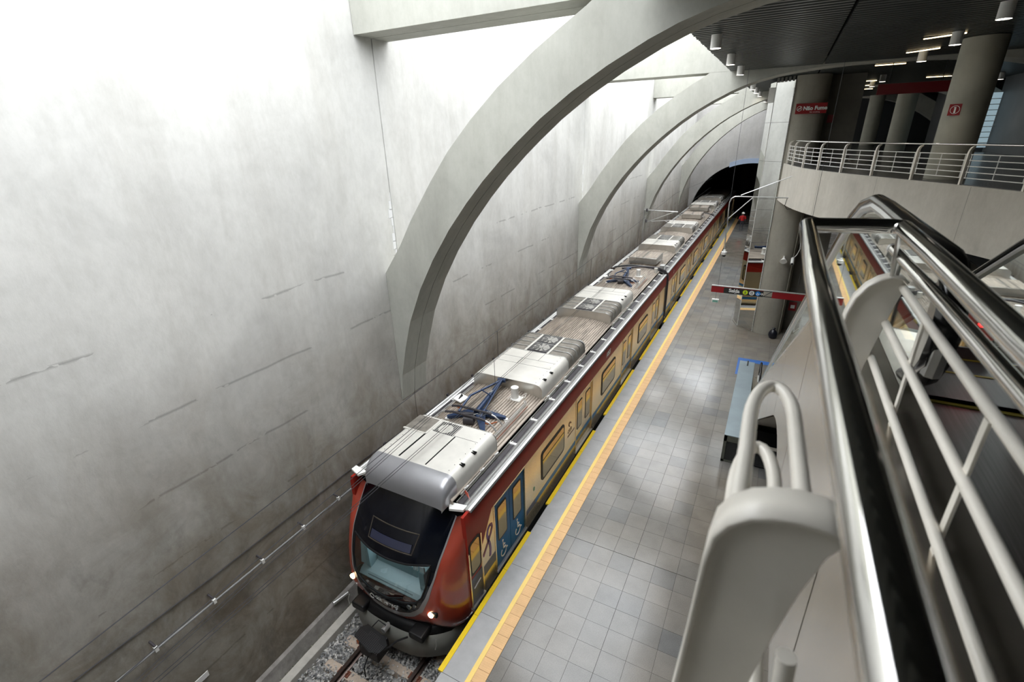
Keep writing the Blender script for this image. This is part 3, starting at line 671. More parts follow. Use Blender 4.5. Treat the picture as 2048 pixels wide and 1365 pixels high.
# ---------------- nose of the first car
NX = XC - .09
def yface(x, z):
    pts = [(-.9, 5.03), (-.25, 5.02), (0, 4.98), (.3, 4.93), (.6, 4.94), (.9, 5.02), (1.2, 5.14), (1.4, 5.24), (1.63, 5.42), (1.85, 5.60), (2.05, 5.78), (2.25, 5.98), (2.4, 6.14), (2.6, 6.3)]
    for (a, b), (c, d) in zip(pts[:-1], pts[1:]):
        if z <= c: t = max(0, (z - a) / (c - a)); y = b + (d - b) * t; break
    else: y = pts[-1][1]
    return y + .17 * abs(x) ** 2.2
def radial(poly, n=64, c=(0, 1.15)):
    out = []
    for k in range(n):
        a = 2 * PI * k / n; d = (math.sin(a), math.cos(a)); best = 0
        for i in range(len(poly)):
            p, q = poly[i], poly[(i + 1) % len(poly)]
            e = (q[0] - p[0], q[1] - p[1]); den = d[0] * e[1] - d[1] * e[0]
            if abs(den) < 1e-9: continue
            w_ = (p[0] - c[0], p[1] - c[1]); t_ = (w_[0] * e[1] - w_[1] * e[0]) / den; u = (w_[0] * d[1] - w_[1] * d[0]) / den
            if t_ > 0 and -1e-6 <= u <= 1 + 1e-6: best = max(best, t_)
        out.append((c[0] + d[0] * best, c[1] + d[1] * best))
    return out
bodyP = [(-1.40, -.42), (1.40, -.42), (1.47, -.2), (SX, .2), (SX, 2.0), (1.478, 2.2), (1.43, 2.34), (1.1, 2.47), (.6, 2.56), (0, 2.60), (-.6, 2.56), (-1.1, 2.47), (-1.43, 2.34), (-1.478, 2.2), (-SX, 2.0), (-SX, .2), (-1.47, -.2)]
ringP = [(0, -.12), (.35, -.08), (.62, .04), (.84, .28), (.97, .62), (1.06, 1.1), (1.12, 1.6), (1.15, 2.05), (1.14, 2.38), (.6, 2.50), (0, 2.53), (-.6, 2.50), (-1.14, 2.38), (-1.15, 2.05), (-1.12, 1.6), (-1.06, 1.1), (-.97, .62), (-.84, .28), (-.62, .04), (-.35, -.08)]
NR = 128
bodyP = [(a + (.05 if b < 2.0 and a > 0 else .03), b) for a, b in bodyP]; ringP = [(a * 1.045, b) for a, b in ringP]
RB, RR = radial(bodyP, NR), radial(ringP, NR)
def ring3(f, T, y=None): return [(NX + a, (yface(a, b) if y is None else y), b) for a, b in T]
def loft(rings, name, m, parent, skip=None):
    v = [p for R in rings for p in R]; n = len(rings[0]); fs = []
    for i in range(len(rings) - 1):
        for k in range(n):
            if skip and skip(k): continue
            fs.append((i * n + k, i * n + (k + 1) % n, (i + 1) * n + (k + 1) % n, (i + 1) * n + k))
    mb = MB(); mb.add(v, fs); return mb.build(name, m, parent, True)
rings = []
for j in range(11):
    th = PI / 2 * j / 10; s_ = math.sin(th); c_ = 1 - math.cos(th)
    R = []
    for (qx, qz), (px, pz) in zip(RR, RB):
        yq = yface(qx, qz); yp = 5.85 if pz < 2.3 else 6.25
        yp = max(yp, yq + .02)
        R.append((NX + (qx + (px - qx) * s_) + (.03 * c_), yq + (yp - yq) * c_, qz + (pz - qz) * s_))
    rings.append(R)
shell = loft(rings, 'nose_shell', M_NOSE, car1)
sc_ = lambda T, f: [(a * f, 1.15 + (b - 1.15) * f) for a, b in T]
def ringin(T, q):   # silver ring is broad at the bottom and thin at the sides
    out = []
    for a, b in T:
        lo = max(0, min(1, (1.0 - b) / 1.1)); w_ = .035 + .105 * lo * q
        l = math.hypot(a, b - 1.15); k = max(.2, 1 - (w_ if b < 2.3 else .012) / l); out.append((a * k, 1.15 + (b - 1.15) * k))
    return out
RI = ringin(RR, 1)
r1 = [(x, y - .012, z) for x, y, z in ring3(None, RR)]; r2 = [(x, y - .012, z) for x, y, z in ring3(None, RI)]
loft([ring3(None, RR), r1, r2], 'face_ring', M_RING, car1)
# windscreen outline (x', z)
WS = [(-1.02, 1.30), (-.5, 1.245), (0, 1.225), (.5, 1.245), (.98, 1.30), (.95, .88), (.88, .64), (.76, .50), (.5, .43), (0, .40), (-.5, .43), (-.76, .50), (-.88, .64), (-.97, .88)]
def inside(x, z, P):
    r = False; n = len(P)
    for i in range(n):
        (x1, z1), (x2, z2) = P[i], P[(i + 1) % n]
        if (z1 > z) != (z2 > z) and x < (x2 - x1) * (z - z1) / (z2 - z1) + x1: r = not r
    return r
mk = MB(); fr_ = []; NK = 40
for j in range(NK + 1):
    f_j = 1 - j / NK
    fr_.append([(NX + a, yface(a, b) - .008, b) for a, b in [(p[0] * f_j, 1.15 + (p[1] - 1.15) * f_j) for p in RI]])
vv = [p for R in fr_ for p in R]; ff = []
for i in range(NK):
    for k in range(NR):
        q = [i * NR + k, i * NR + (k + 1) % NR, (i + 1) * NR + (k + 1) % NR, (i + 1) * NR + k]
        cx_ = sum(vv[a][0] for a in q) / 4 - NX; cz_ = sum(vv[a][2] for a in q) / 4
        if not inside(cx_, cz_, WS): ff.append(tuple(q))
mk.add(vv, ff); mk.build('black_mask', M_MASK, car1, True)
def dens(P, n=6, close=True):
    out = []
    for i in range(len(P) if close else len(P) - 1):
        a, b = P[i], P[(i + 1) % len(P)]
        out += [(a[0] + (b[0] - a[0]) * k / n, a[1] + (b[1] - a[1]) * k / n) for k in range(n)]
    return out
wd = dens(WS); wd.append(wd[0])
MB().tube([(NX + a, yface(a, b) - .012, b) for a, b in wd], .022, 6).build('windscreen_seal', M_BLACK, car1, True)
gl = MB(); G = 20
rr_ = [[(NX + a * f, yface(a * f, .8 + (b - .8) * f) - .006, .8 + (b - .8) * f) for a, b in wd[:-1]] for f in [1 - j / G for j in range(G + 1)]]
loft(rr_, 'windscreen', M_WSGL, car1)
# cab interior seen through the glass
cb = MB(); cb.add([(NX - .98, 5.55, .05), (NX + .98, 5.55, .05), (NX + .98, 5.1, .28), (NX - .98, 5.1, .28)], [(0, 1, 2, 3)])
MB().box(NX - 1.1, NX + 1.1, 6.05, 6.1, 0, 2.0).build('cab_bulkhead', mat('cab_dark', (.03, .03, .035), .6), car1)
MB().prism([(5.22, .30), (5.12, .42), (5.20, .50), (5.50, .62), (5.62, .60), (5.62, .1), (5.3, .1)], 'x', NX - .86, NX + .84).build('dash_ledge', mat('pale_teal_ledge', (.50, .62, .64), .5), car1, bevel=.01)
MB().box(NX - .62, NX + .50, 5.45, 5.72, .55, .86).build('driver_desk', M_TEAL, car1, bevel=.04)
MB().box(NX - .35, NX - .22, 5.5, 5.9, .86, 1.12).box(NX + .02, NX + .12, 5.5, 5.9, .86, 1.10).box(NX - .72, NX - .62, 5.25, 5.75, .55, 1.15).box(NX + .66, NX + .80, 5.3, 5.7, .5, 1.0).build('cab_partition', M_TEAL, car1, bevel=.01)
MB().prism([(-.93, .62), (-.86, .55), (-.80, .70), (-.83, 1.22), (-.92, 1.22)], 'y', 5.24, 5.3).v
fp_ = MB(); fp_.add([(NX - .95, 5.42, 1.24), (NX - .82, 5.46, 1.2), (NX - .74, 5.30, .55), (NX - .88, 5.25, .6)], [(0, 1, 2, 3)]); fp_.build('pillar_trim', mat('pale_teal_ledge', (0, 0, 0)), car1)
gr = MB()
for k in range(46): gr.box(NX - .62 + k * .026, NX - .61 + k * .026, 5.155, 5.19, .425, .47)
gr.build('demister_slots', M_BLACK, car1)
tp = MB().box(NX + .52, NX + .57, 5.33, 5.36, .98, 1.14).box(NX + .60, NX + .63, 5.33, 5.36, .98, 1.14).prism(rrect(NX + .68, NX + .80, .94, 1.14, .03, 3), 'y', 5.33, 5.36)
tp.build('paper_notice', M_WTXT, car1)
cl = bpy.data.lights.new('cab_fill_light', 'AREA'); cl.energy = 6; cl.size = .7; cl.color = (.9, .97, 1); clo = bpy.data.objects.new('cab_fill_light', cl); COL.objects.link(clo); clo.location = (NX, 5.72, 1.55)  # added fill standing in for daylight through the windscreen; no lamp inside
# destination display recess
DP = [(-.56, 1.42), (.56, 1.42), (.60, 1.74), (-.60, 1.74)]
dd = dens(DP, 12); dd.append(dd[0])
MB().tube([(NX + a, yface(a, b) - .014, b) for a, b in dd], .012, 6).build('display_bezel', vary('bronze_bezel', (.12, .10, .08), .4, .6), car1, True)
A = [(NX + a, yface(a, 1.44) - .018, 1.44) for a in [x / 20 * .52 for x in range(-20, 21)]]; B = [(NX + a, yface(a, 1.56) - .018, 1.58) for a in [x / 20 * .52 for x in range(-20, 21)]]
MB().strip(A, B).build('display_glass', mat('display_glass', (.03, .035, .07), .15, 0, .7, coat=1), car1, True)
# wiper, logo ring and lettering at the foot of the mask
wp = [(.60, .22), (.50, .24), (.15, .40), (-.25, .42)]
MB().tube([(NX + a, yface(a, b) - .03, b) for a, b in [(-.55, .32), (-.42, .37), (-.2, .34), (.1, .42), (.5, .58)]], .012, 6).tube([(NX + a, yface(a, b) - .035, b) for a, b in [(-.05, .34), (.1, .42), (.5, .59)]], .016, 6).build('wiper', M_BLACK, car1, True)
MB().tube([(NX + .62, yface(.62, .38) - .01, .38), (NX + .62, yface(.62, .38) - .05, .38)], .05, 14).tube([(NX + .74, yface(.74, .42) - .01, .42), (NX + .74, yface(.74, .42) - .04, .42)], .03, 12).build('wiper_motor_cap', mat('wiper_cap', (.18, .2, .2), .3, .5), car1, True)
lg = [(NX - .38 + .055 * math.cos(a), yface(-.38, .17) - .02, .17 + .055 * math.sin(a)) for a in [k * PI / 8 for k in range(15)]]
MB().tube(lg, .008, 5).build('round_logo', M_WTXT, car1)
for i, ch in enumerate('CCR METRÔ'):
    a = -.28 + i * .062; b = .17 + .16 * (a / .9) ** 2
    if ch != ' ': text('letter', ch, .095, frame4((NX + a, yface(a, b) - .022, b), (1, .3 * a, 0), (0, .05, 1)), M_WTXT, car1, .15, .001, .003)
# headlamps, anti-climbers, skirt, coupler
for sd in (1, -1):
    x0 = NX + sd * 1.02
    MB().prism([(x0 - .16, .12), (x0 + .16, .20), (x0 + .16, .32), (x0 - .02, .34), (x0 - .16, .22)], 'y', yface(1.02, .2) - .03, yface(1.02, .2) + .26).build('lamp_housing', M_BLACK, car1, bevel=.02)
    MB().tube([(x0 + .03 * sd, yface(1.02, .25) - .05, .25), (x0 + .03 * sd, yface(1.02, .25) + .12, .25)], .058, 18, flat=(1, 1)).build('headlamp', M_HEAD, car1, True)
    MB().prism(rrect(NX + sd * .78 - .18, NX + sd * .78 + .18, -.38, -.20, .05, 3), 'y', 4.84, 5.3).build('anti_climber', M_BLACK, car1, bevel=.03)
    MB().tube([(NX + sd * 1.18, 5.0, -.28), (NX + sd * 1.2, 4.96, -.4), (NX + sd * 1.17, 4.95, -.52)], .012, 6).build('grab_hook', M_GUT, car1)
sk0 = []
for k in range(25):
    a = -1.44 + 2.88 * k / 24; sk0.append((NX + a, 4.80 + .62 * (abs(a) / 1.44) ** 3.2 + (0 if abs(a) < 1.43 else .4)))
sk0 = [(NX - 1.46, 6.6)] + sk0 + [(NX + 1.46, 6.6)]
MB().strip([(x, y + .02, -.92) for x, y in sk0], [(x * .985 + NX * .015, y + .10, -.38) for x, y in sk0]).build('front_skirt', M_SKIRT, car1, True, solid=.03)
MB().strip([(x * .985 + NX * .015, y + .10, -.38) for x, y in sk0], [(x, y + .25, -.2) for x, y in sk0]).build('skirt_shroud', M_BLACK, car1, True, solid=.02)
MB().tube([(NX + .02, 5.2, -.42), (NX + .02, 4.72, -.40)], .06, 14).build('coupler_shaft', M_GUT, car1, True)
cp = MB().prism([(NX - .42, 4.36), (NX + .10, 4.22), (NX + .30, 4.30), (NX + .34, 4.50), (NX + .18, 4.62), (NX - .34, 4.68), (NX - .44, 4.55)], 'z', -.37, -.34).build('coupler_plate', M_BLACK, car1, bevel=.008)
sd_ = MB()
for i in range(10):
    for j in range(16):
        x, y = NX - .38 + j * .044, 4.34 + i * .030 - (j * .006)
        if i < 7 or 4 < j < 12: sd_.cyl((x, y), .008, -.342, -.334, 6)
sd_.build('plate_studs', M_TRAY, car1)
MB().box(NX - .26, NX + .22, 4.30, 4.66, -.72, -.38).tube([(NX - .05, 4.28, -.5), (NX - .05, 4.6, -.5)], .15, 16).build('coupler_head', M_BLACK, car1, bevel=.02)
MB().box(NX - .34, NX - .16, 4.32, 4.50, -.50, -.40).build('coupler_hook', M_BRASS, car1, bevel=.01)
MB().tube([(NX - .02, 4.3, -.6), (NX, 4.12, -.75), (NX + .02, 4.1, -.98)], .014, 6).tube([(NX + .30, 4.42, -.4), (NX + .42, 4.46, -.30), (NX + .50, 4.62, -.26), (NX + .62, 4.8, -.3)], .020, 8).tube([(NX - .2, 4.66, -.32), (NX - .12, 4.78, -.22), (NX + .05, 4.8, -.3)], .012, 6).build('air_hoses', M_BLACK, car1, True)
# white gutter cap pieces behind the hood, cab door, ribbon sticker
for sd in (1, -1): MB().prism([(NX + sd * 1.18, 5.83), (NX + sd * 1.45, 5.92), (NX + sd * 1.45, 6.06), (NX + sd * 1.08, 6.0)], 'z', 2.35, 2.40).build('hood_corner_cap', M_WHITE, car1)
for sd in (1, -1):
    x = XC + sd * SX
    o = MB().prism(rrect(5.80, 6.22, .78, 1.66, .1, 4), 'x', x - .01, x + sd * .008).build('cab_window', M_BLACK, car1)
    MB().prism(rrect(5.85, 6.17, .84, 1.60, .07, 4), 'x', x, x + sd * .012).build('window_pane', M_WIN, o)
    MB().tube([(x + sd * .02, 5.77, 0), (x + sd * .02, 5.77, 1.45)], .014, 6).build('cab_handrail', M_BODY, car1, True); MB().tube([(x + sd * .02, 6.24, 0), (x + sd * .02, 6.24, 1.62)], .014, 6).build('cab_handrail', M_BODY, car1, True)
    MB().box(x, x + sd * .004, 5.79, 6.23, -.02, .70).build('cab_door_leaf', M_NAVY, car1); MB().box(x - .02, x + sd * .05, 5.76, 6.26, -.09, -.03).build('cab_door_sill', M_STEEL, car1)
    MB().tube([(x + sd * .03, 5.86, .45), (x + sd * .04, 6.1, .52)], .012, 6).build('cab_door_handle', M_GUT, car1)
x = XC + SX + .004
def ribbon(pts, wd, m, nm):
    A, B = [], []
    for i, p in enumerate(pts):
        a = pts[max(0, i - 1)]; b = pts[min(len(pts) - 1, i + 1)]; d = Vector((b[0] - a[0], b[1] - a[1])).normalized()
        A.append((x, p[0] - d.y * wd, p[1] + d.x * wd)); B.append((x, p[0] + d.y * wd, p[1] - d.x * wd))
    MB().strip(A, B).build(nm, m, car1, solid=.003)
ribbon([(6.30, .88), (6.42, 1.0), (6.54, 1.13), (6.64, 1.24), (6.71, 1.36), (6.69, 1.45), (6.61, 1.48)], .036, mat('ribbon_violet', (.20, .02, .09), .4), 'ribbon_sticker')
ribbon([(6.61, 1.48), (6.53, 1.42), (6.50, 1.30), (6.53, 1.14), (6.58, 1.0), (6.60, .85), (6.58, .66)], .036, mat('ribbon_blue', (.16, .05, .25), .4), 'ribbon_sticker')
text('operator_lettering', 'CCR', .16, frame4((x, 11.05, 1.02), (0, 1, 0), (0, 0, 1)), mat('brown_vinyl', (.12, .05, .03), .4), car1, .15, .001, .002)
text('operator_lettering', 'METRÔ BAHIA', .085, frame4((x, 11.05, .9), (0, 1, 0), (0, 0, 1)), mat('brown_vinyl', (0, 0, 0)), car1, .15, .001)
MB().tube([(x, 11.22 + .07 * math.cos(a), 1.28 + .07 * math.sin(a)) for a in [k * PI / 6 for k in range(10)]], .012, 5).build('round_logo', mat('brown_vinyl', (0, 0, 0)), car1)
MB().box(x - .002, x + .002, 8.75, 8.82, .74, .84).build('small_green_sticker', mat('green_sticker', (.05, .25, .15), .4), car1)
# ================================================================== PIER, MEZZANINE
pier = thing('lift_pier', (.5, 25.6, 0), 'rounded concrete pier clad with mirror steel on its track side corner', 'pier')
MB().prism([(-.04, 24.30), (.12, 24.20), (.40, 24.12), (.74, 24.13), (.98, 24.26), (1.12, 24.5), (1.18, 24.85), (1.18, 27.4), (-.04, 27.4)], 'z', 0, 10.84).build('pier_shaft', M_PIER, pier, True)
MB().box(1.20, 2.35, 25.2, 27.4, 0, 10.84).build('pier_flank', vary('dark_pier_concrete', (.15, .14, .12), .8, 0, .15, 1.5), pier)
A_, B_, C_ = (-.98, 25.5), (-.74, 24.77), (-.06, 24.27)
MB().prism([(-.96, 25.52), (-.72, 24.80), (-.05, 24.30), (-.05, 27.3), (-.96, 27.3)], 'z', 0, 10.7).build('cladding_core', M_DARK, pier)
for (p, q) in ((A_, B_), (B_, C_), ((-.98, 27.3), A_)):
    d = Vector((q[0] - p[0], q[1] - p[1])).normalized(); n_ = Vector((d.y, -d.x)) * -.02
    a = Vector(p) + d * .012; b = Vector(q) - d * .012
    if p == (-.98, 27.3): n_ = Vector((.02, 0))
    for k in range(7):
        z0, z1 = .06 + k * 1.52, .06 + k * 1.52 + 1.512
        MB().prism([tuple(a), tuple(b), tuple(b + n_), tuple(a + n_)], 'z', z0, z1).build('mirror_panel', M_MIRROR, pier)
MB().prism([(A_[0] - .02, A_[1]), (B_[0] - .02, B_[1] - .015), (C_[0], C_[1] - .025), (C_[0] + .02, C_[1]), (B_[0], B_[1] + .02), (A_[0], A_[1])], 'z', 0, .06).build('pier_skirting', M_STEEL, pier)
for c in (B_, C_): MB().box(c[0] - .011, c[0] + .011, c[1] - .016, c[1] + .006, .06, 10.7).build('corner_trim', M_WHITE, pier)
MB().box(-.05, -.99, 24.85, 25.6, 9.95, 10.5).build('cladding_head_box', M_WHITE, pier)
lv = MB()
for k in range(5): lv.box(-.74 + k * .14, -.66 + k * .14, 24.3 + .1 * (4 - k) * .9, 24.5 + .1 * (4 - k) * .9, 10.66, 10.83)
lv.build('head_louvre', M_STEEL, pier)
for i, xx in enumerate((.93, 1.06)):
    tag(MB().tube([(xx, 24.26 + i * .1, .02), (xx, 24.26 + i * .1, 6.05)], .018, 8).build('conduit', M_PIER), ['thin surface conduit on the pier, next to the horn speaker', 'thin surface conduit on the pier, right of the small camera'][i], 'conduit', 'conduits on the pier')
hs = thing('horn_speaker', (.69, 24.05, 3.6), 'small white horn loudspeaker on the concrete pier', 'speaker')
MB().tube([(.69, 24.12, 3.72), (.69, 24.0, 3.68), (.69, 23.86, 3.58)], [.03, .05, .15], 14).build('horn', M_WHITE, hs, True); MB().box(.66, .72, 24.0, 24.13, 3.66, 3.78).build('bracket', M_WHITE, hs)
cc = thing('bullet_camera', (1.04, 24.1, 3.55), 'white bullet camera with a curled cable beside the horn loudspeaker', 'camera')
MB().tube([(1.04, 24.2, 3.68), (1.04, 23.9, 3.50)], .07, 14).build('camera_body', M_WHITE, cc, True); MB().tube([(1.04, 23.905, 3.503), (1.04, 23.885, 3.49)], .05, 12).build('lens', M_BLACK, cc)
MB().tube([(1.06, 24.2, 3.7), (1.16, 24.15, 3.85), (1.24, 24.2, 4.1), (1.22, 24.3, 4.35), (1.24, 24.4, 4.7)], .014, 6).build('camera_cable', M_WHITE, cc)
o = thing('extinguisher_sign', (1.45, 25.1, 1.2), 'small red and white safety sign low on the pier flank', 'sign'); MB().box(1.3, 1.62, 25.14, 25.18, 1.0, 1.42).build('sign_plate', M_SIGNRED, o); MB().box(1.38, 1.55, 25.12, 25.145, 1.12, 1.28).build('sign_symbol', M_WTXT, o)
bag = MB().lathe((.84, 23.86, 0), [(0, 0), (.16, .01), (.19, .12), (.175, .26), (.12, .36), (.05, .41), (.07, .47), (.03, .5), (0, .48)], 14)
bag.v = [(x + .012 * math.sin(z * 40 + x * 30), y + .012 * math.cos(z * 33 + y * 50), z) for x, y, z in bag.v]
tag(bag.build('rubbish_bag', mat('black_bag_plastic', (.008, .009, .016), .3), smooth=True), 'full black rubbish bag on the floor against the pier', 'bag')
EDGE = [(.0, 24.40), (.034, 24.21), (.254, 22.93), (.591, 21.55), (1.03, 20.42), (1.60, 19.25), (2.28, 18.1), (3.02, 16.9), (3.77, 15.68), (4.52, 14.35), (5.2, 12.95), (5.85, 11.4), (6.35, 9.7), (6.75, 7.9), (7.0, 6.0), (7.1, 3.5), (7.1, 1.2)]
def smooth(P, n=4):
    out = []
    for i in range(len(P) - 1):
        p0 = Vector(P[max(0, i - 1)]); p1 = Vector(P[i]); p2 = Vector(P[i + 1]); p3 = Vector(P[min(len(P) - 1, i + 2)])
        for k in range(n):
            t = k / n; out.append(tuple(.5 * ((2 * p1) + (p2 - p0) * t + (2 * p0 - 5 * p1 + 4 * p2 - p3) * t * t + (3 * p1 - p0 - 3 * p2 + p3) * t ** 3)))
    return out + [tuple(P[-1])]
ES = smooth(EDGE, 4)
struct(MB().prism(ES + [(7.1, -13.9), (12.75, -13.9), (12.75, 51.8), (2.4, 51.8), (2.4, 25.1), (1.25, 25.1), (1.25, 24.0), (.3, 24.0)], 'z', 6.12, 7.6).build('floor_mezzanine', M_FASC), 'curved concrete edge of the mezzanine floor above the platform')
struct(MB().prism([(p[0] + .05, p[1] + .05) for p in ES[2:]] + [(7.2, -13.9), (12.7, -13.9), (12.7, 51.7), (2.5, 51.7), (2.5, 27.5), (2.5, 25.3), (1.3, 25.0)], 'z', 7.60, 7.615).build('floor_finish', vary('mezzanine_floor_granite', (.10, .10, .10), .25, 0, .15, 3)), 'dark polished mezzanine floor finish')
fj = thing('fascia_joint_strips', (2, 18, 6.9), 'faint vertical casting joints on the curved fascia', 'joint')
for k in (9, 17, 25, 33, 41):
    p = ES[k]; d = (Vector(ES[k + 1]) - Vector(ES[k - 1])).normalized(); n_ = Vector((d.y, -d.x)) * 1
    if n_.x > 0: n_ = -n_
    q = Vector(p) + n_ * .002
    MB().prism([tuple(q - d * .008), tuple(q + d * .008), tuple(q + d * .008 - n_ * .02), tuple(q - d * .008 - n_ * .02)], 'z', 6.13, 7.59).build('joint_strip', vary('fascia_joint_shade', (.36, .34, .30), .8), fj)
struct(MB().prism([(.30, 1.2), (7.05, 1.2), (7.05, -13.9), (.30, -13.9)], 'z', 7.40, 7.6).build('floor_landing', M_SLAB), 'escalator landing floor at mezzanine level')
# mezzanine guardrail ------------------------------------------------
gr_ = thing('mezzanine_guardrail', (2.3, 18.1, 7.6), 'long curved cream guardrail with curved posts along the mezzanine edge', 'railing')
GP = [(.10, 24.0), (.30, 22.90), (.62, 21.55), (1.05, 20.46), (1.63, 19.30), (2.31, 18.14), (3.05, 16.94), (3.80, 15.72), (4.55, 14.39), (5.24, 13.0), (5.88, 11.45), (6.4, 9.74), (6.8, 7.92)]
def nrm(i):
    d = (Vector(GP[min(i + 1, len(GP) - 1)]) - Vector(GP[max(i - 1, 0)])).normalized(); n_ = Vector((-d.y, d.x))
    return d, (n_ if n_.x > 0 else -n_)
rail = []
for i, p in enumerate(GP):
    d, n_ = nrm(i); P = Vector(p)
    prof = [(0, 0), (0, .70), (.012, .77), (.04, .825), (.085, .855), (.13, .86), (.13, .835), (.10, .82), (.075, .78), (.068, .70), (.068, 0)]
    v = []
    for s_ in (-.022, .022): v += [(P.x + n_.x * a + d.x * s_, P.y + n_.y * a + d.y * s_, 7.6 + b) for a, b in prof]
    m_ = len(prof); mb = MB().add(v, [tuple(range(m_))[::-1], tuple(range(m_, 2 * m_))] + [(k, (k + 1) % m_, m_ + (k + 1) % m_, m_ + k) for k in range(m_)])
    mb.build('post', M_CREAM, gr_)
    rail.append((P.x + n_.x * .12, P.y + n_.y * .12, 8.49))
RS = smooth([(a, b) for a, b, c in rail], 4)
MB().tube([(a, b, 8.49) for a, b in RS], .024, 10).build('handrail', M_CHROME, gr_, True)
for i in range(len(GP) - 1):
    d0, n0 = nrm(i); d1, n1 = nrm(i + 1)
    a = Vector(GP[i]) + n0 * .04 + d0 * .05; b = Vector(GP[i + 1]) + n1 * .04 - d1 * .05
    bars = MB()
    for z in (.16, .29, .42, .55, .68): MB().tube([(a.x, a.y, 7.6 + z), (b.x, b.y, 7.6 + z)], .011, 6).build('rail_bar', M_WHITE, gr_)
    for t_ in (.02, .5, .98):
        c = a.lerp(b, t_); MB().tube([(c.x, c.y, 7.76), (c.x, c.y, 8.28)], .011, 6).build('baluster', M_WHITE, gr_)
# concourse behind ---------------------------------------------------
cols = [(3.86, 17.35, .44, 'thick round concrete column with a red lift sign'), (5.35, 35.5, .46, 'round concrete column behind the curved guardrail, under the red banner'), (5.15, 45.5, .46, 'round concrete column farthest away, left of the banner')]
for cx, cy, r, lab in cols: tag(MB().cyl((cx, cy), r, 7.6, 10.85, 40).build('round_column', vary('column_concrete', (.36, .35, .29), .7, 0, .1, 1.5), smooth=True), lab, 'column', 'round columns of the concourse')
o = thing('lift_sign', (3.48, 16.93, 9.27), 'small red square sign with a white symbol on the thick column', 'sign')
ex = Vector((.95, -.32, 0)).normalized()
def plate(name, c, ex, w_, h_, th, m, par):
    ex = Vector(ex).normalized(); ey = Vector((0, 0, 1)); ez = ex.cross(ey); c = Vector(c)
    v = [c + ex * a * w_ / 2 + ey * b * h_ / 2 + ez * k * th for k in (0, 1) for a, b in ((-1, -1), (1, -1), (1, 1), (-1, 1))]
    return MB().add(v, [(0, 1, 2, 3), (4, 5, 6, 7), (0, 1, 5, 4), (1, 2, 6, 5), (2, 3, 7, 6), (3, 0, 4, 7)]).build(name, m, par)
plate('sign_plate', (3.58, 16.985, 9.27), ex, .24, .26, .01, M_SIGNRED, o)
MB().tube([(3.58 + ex.x * .09 * math.cos(a), 16.98 + ex.y * .09 * math.cos(a) - .012, 9.27 + .09 * math.sin(a)) for a in [k * PI / 10 for k in range(21)]], .006, 5).build('sign_ring', M_WTXT, o)
plate('sign_figure', (3.58, 16.965, 9.25), ex, .035, .11, .006, M_WTXT, o); plate('sign_figure_head', (3.575, 16.965, 9.32), ex, .04, .025, .006, M_WTXT, o)
o = thing('no_smoking_sign', (.62, 24.0, 9.6), 'long dark red Não Fume sign on the concrete pier', 'sign')
MB().box(.10, 1.16, 24.02, 24.16, 9.45, 9.82).build('sign_plate', M_SIGNRED, o)
text('lettering', 'Não Fume', .19, frame4((.36, 24.01, 9.58), (1, 0, 0), (0, 0, 1)), M_WTXT, o, 0, .002, .008)
MB().tube([(.23 + .085 * math.cos(a), 24.005, 9.64 + .085 * math.sin(a)) for a in [k * PI / 10 for k in range(21)]], .010, 5).tube([(.17, 24.0, 9.58), (.29, 24.0, 9.70)], .009, 5).tube([(.18, 24.0, 9.63), (.28, 24.0, 9.63)], .012, 5).build('crossed_circle', M_WTXT, o)
text('small_lettering', 'No smoking', .07, frame4((.60, 24.01, 9.48), (1, 0, 0), (0, 0, 1)), M_WTXT, o)
tag(MB().box(1.30, 1.50, 25.14, 25.18, 9.1, 9.4).build('red_notice', M_SIGNRED), 'small dark red notice on the recessed pier flank', 'sign')
o = thing('hanging_banner', (3.4, 22, 10.1), 'long dark red banner hanging under the concourse ceiling', 'banner')
MB().box(2.42, 4.42, 21.96, 22.04, 9.9, 10.22).build('banner_face', mat('deep_red', (.14, .004, .008), .4), o)
for xx in (2.7, 4.1): MB().tube([(xx, 22, 10.2), (xx, 22, 10.86)], .012, 6).build('hanger_rod', M_BLACK, o)
MB().box(4.42, 4.50, 21.92, 22.08, 9.92, 10.3).build('banner_end', M_BLACK, o)
struct(MB().box(8.6, 12.7, 22.5, 33.5, 7.6, 10.86).box(8.6, 12.7, 34.8, 46.2, 7.6, 10.86).build('wall_concourse_right', vary('grey_wall_panel', (.13, .135, .14), .5, 0, .1, 1)), 'grey service block at the right of the concourse')
MB().box(8.57, 8.62, 24.2, 24.75, 7.7, 9.5).build('door_1', M_DARK)['kind'] = 'structure'
struct(MB().box(2.5, 12.7, 48.9, 49.3, 7.6, 10.86).build('wall_concourse_back', vary('dark_grey_wall_panel', (.03, .031, .034), .5, 0, .1, 1)), 'dark rear wall of the concourse')
wn = thing('concourse_window', (7.9, 33.0, 7.9), 'bright window with pale blinds beyond the thick column', 'window')
MB().box(7.35, 8.55, 33.0, 33.06, 7.8, 10.2).build('window_blind', M_SKYWIN, wn)
for k in range(9): MB().box(7.34, 8.56, 32.97, 33.0, 8.0 + k * .24, 8.03 + k * .24).build('blind_slat', M_WHITE, wn)
MB().box(7.30, 7.36, 32.95, 33.08, 7.6, 10.3).box(7.85, 7.89, 32.95, 33.0, 7.8, 10.2).build('window_frame', M_GUT, wn)
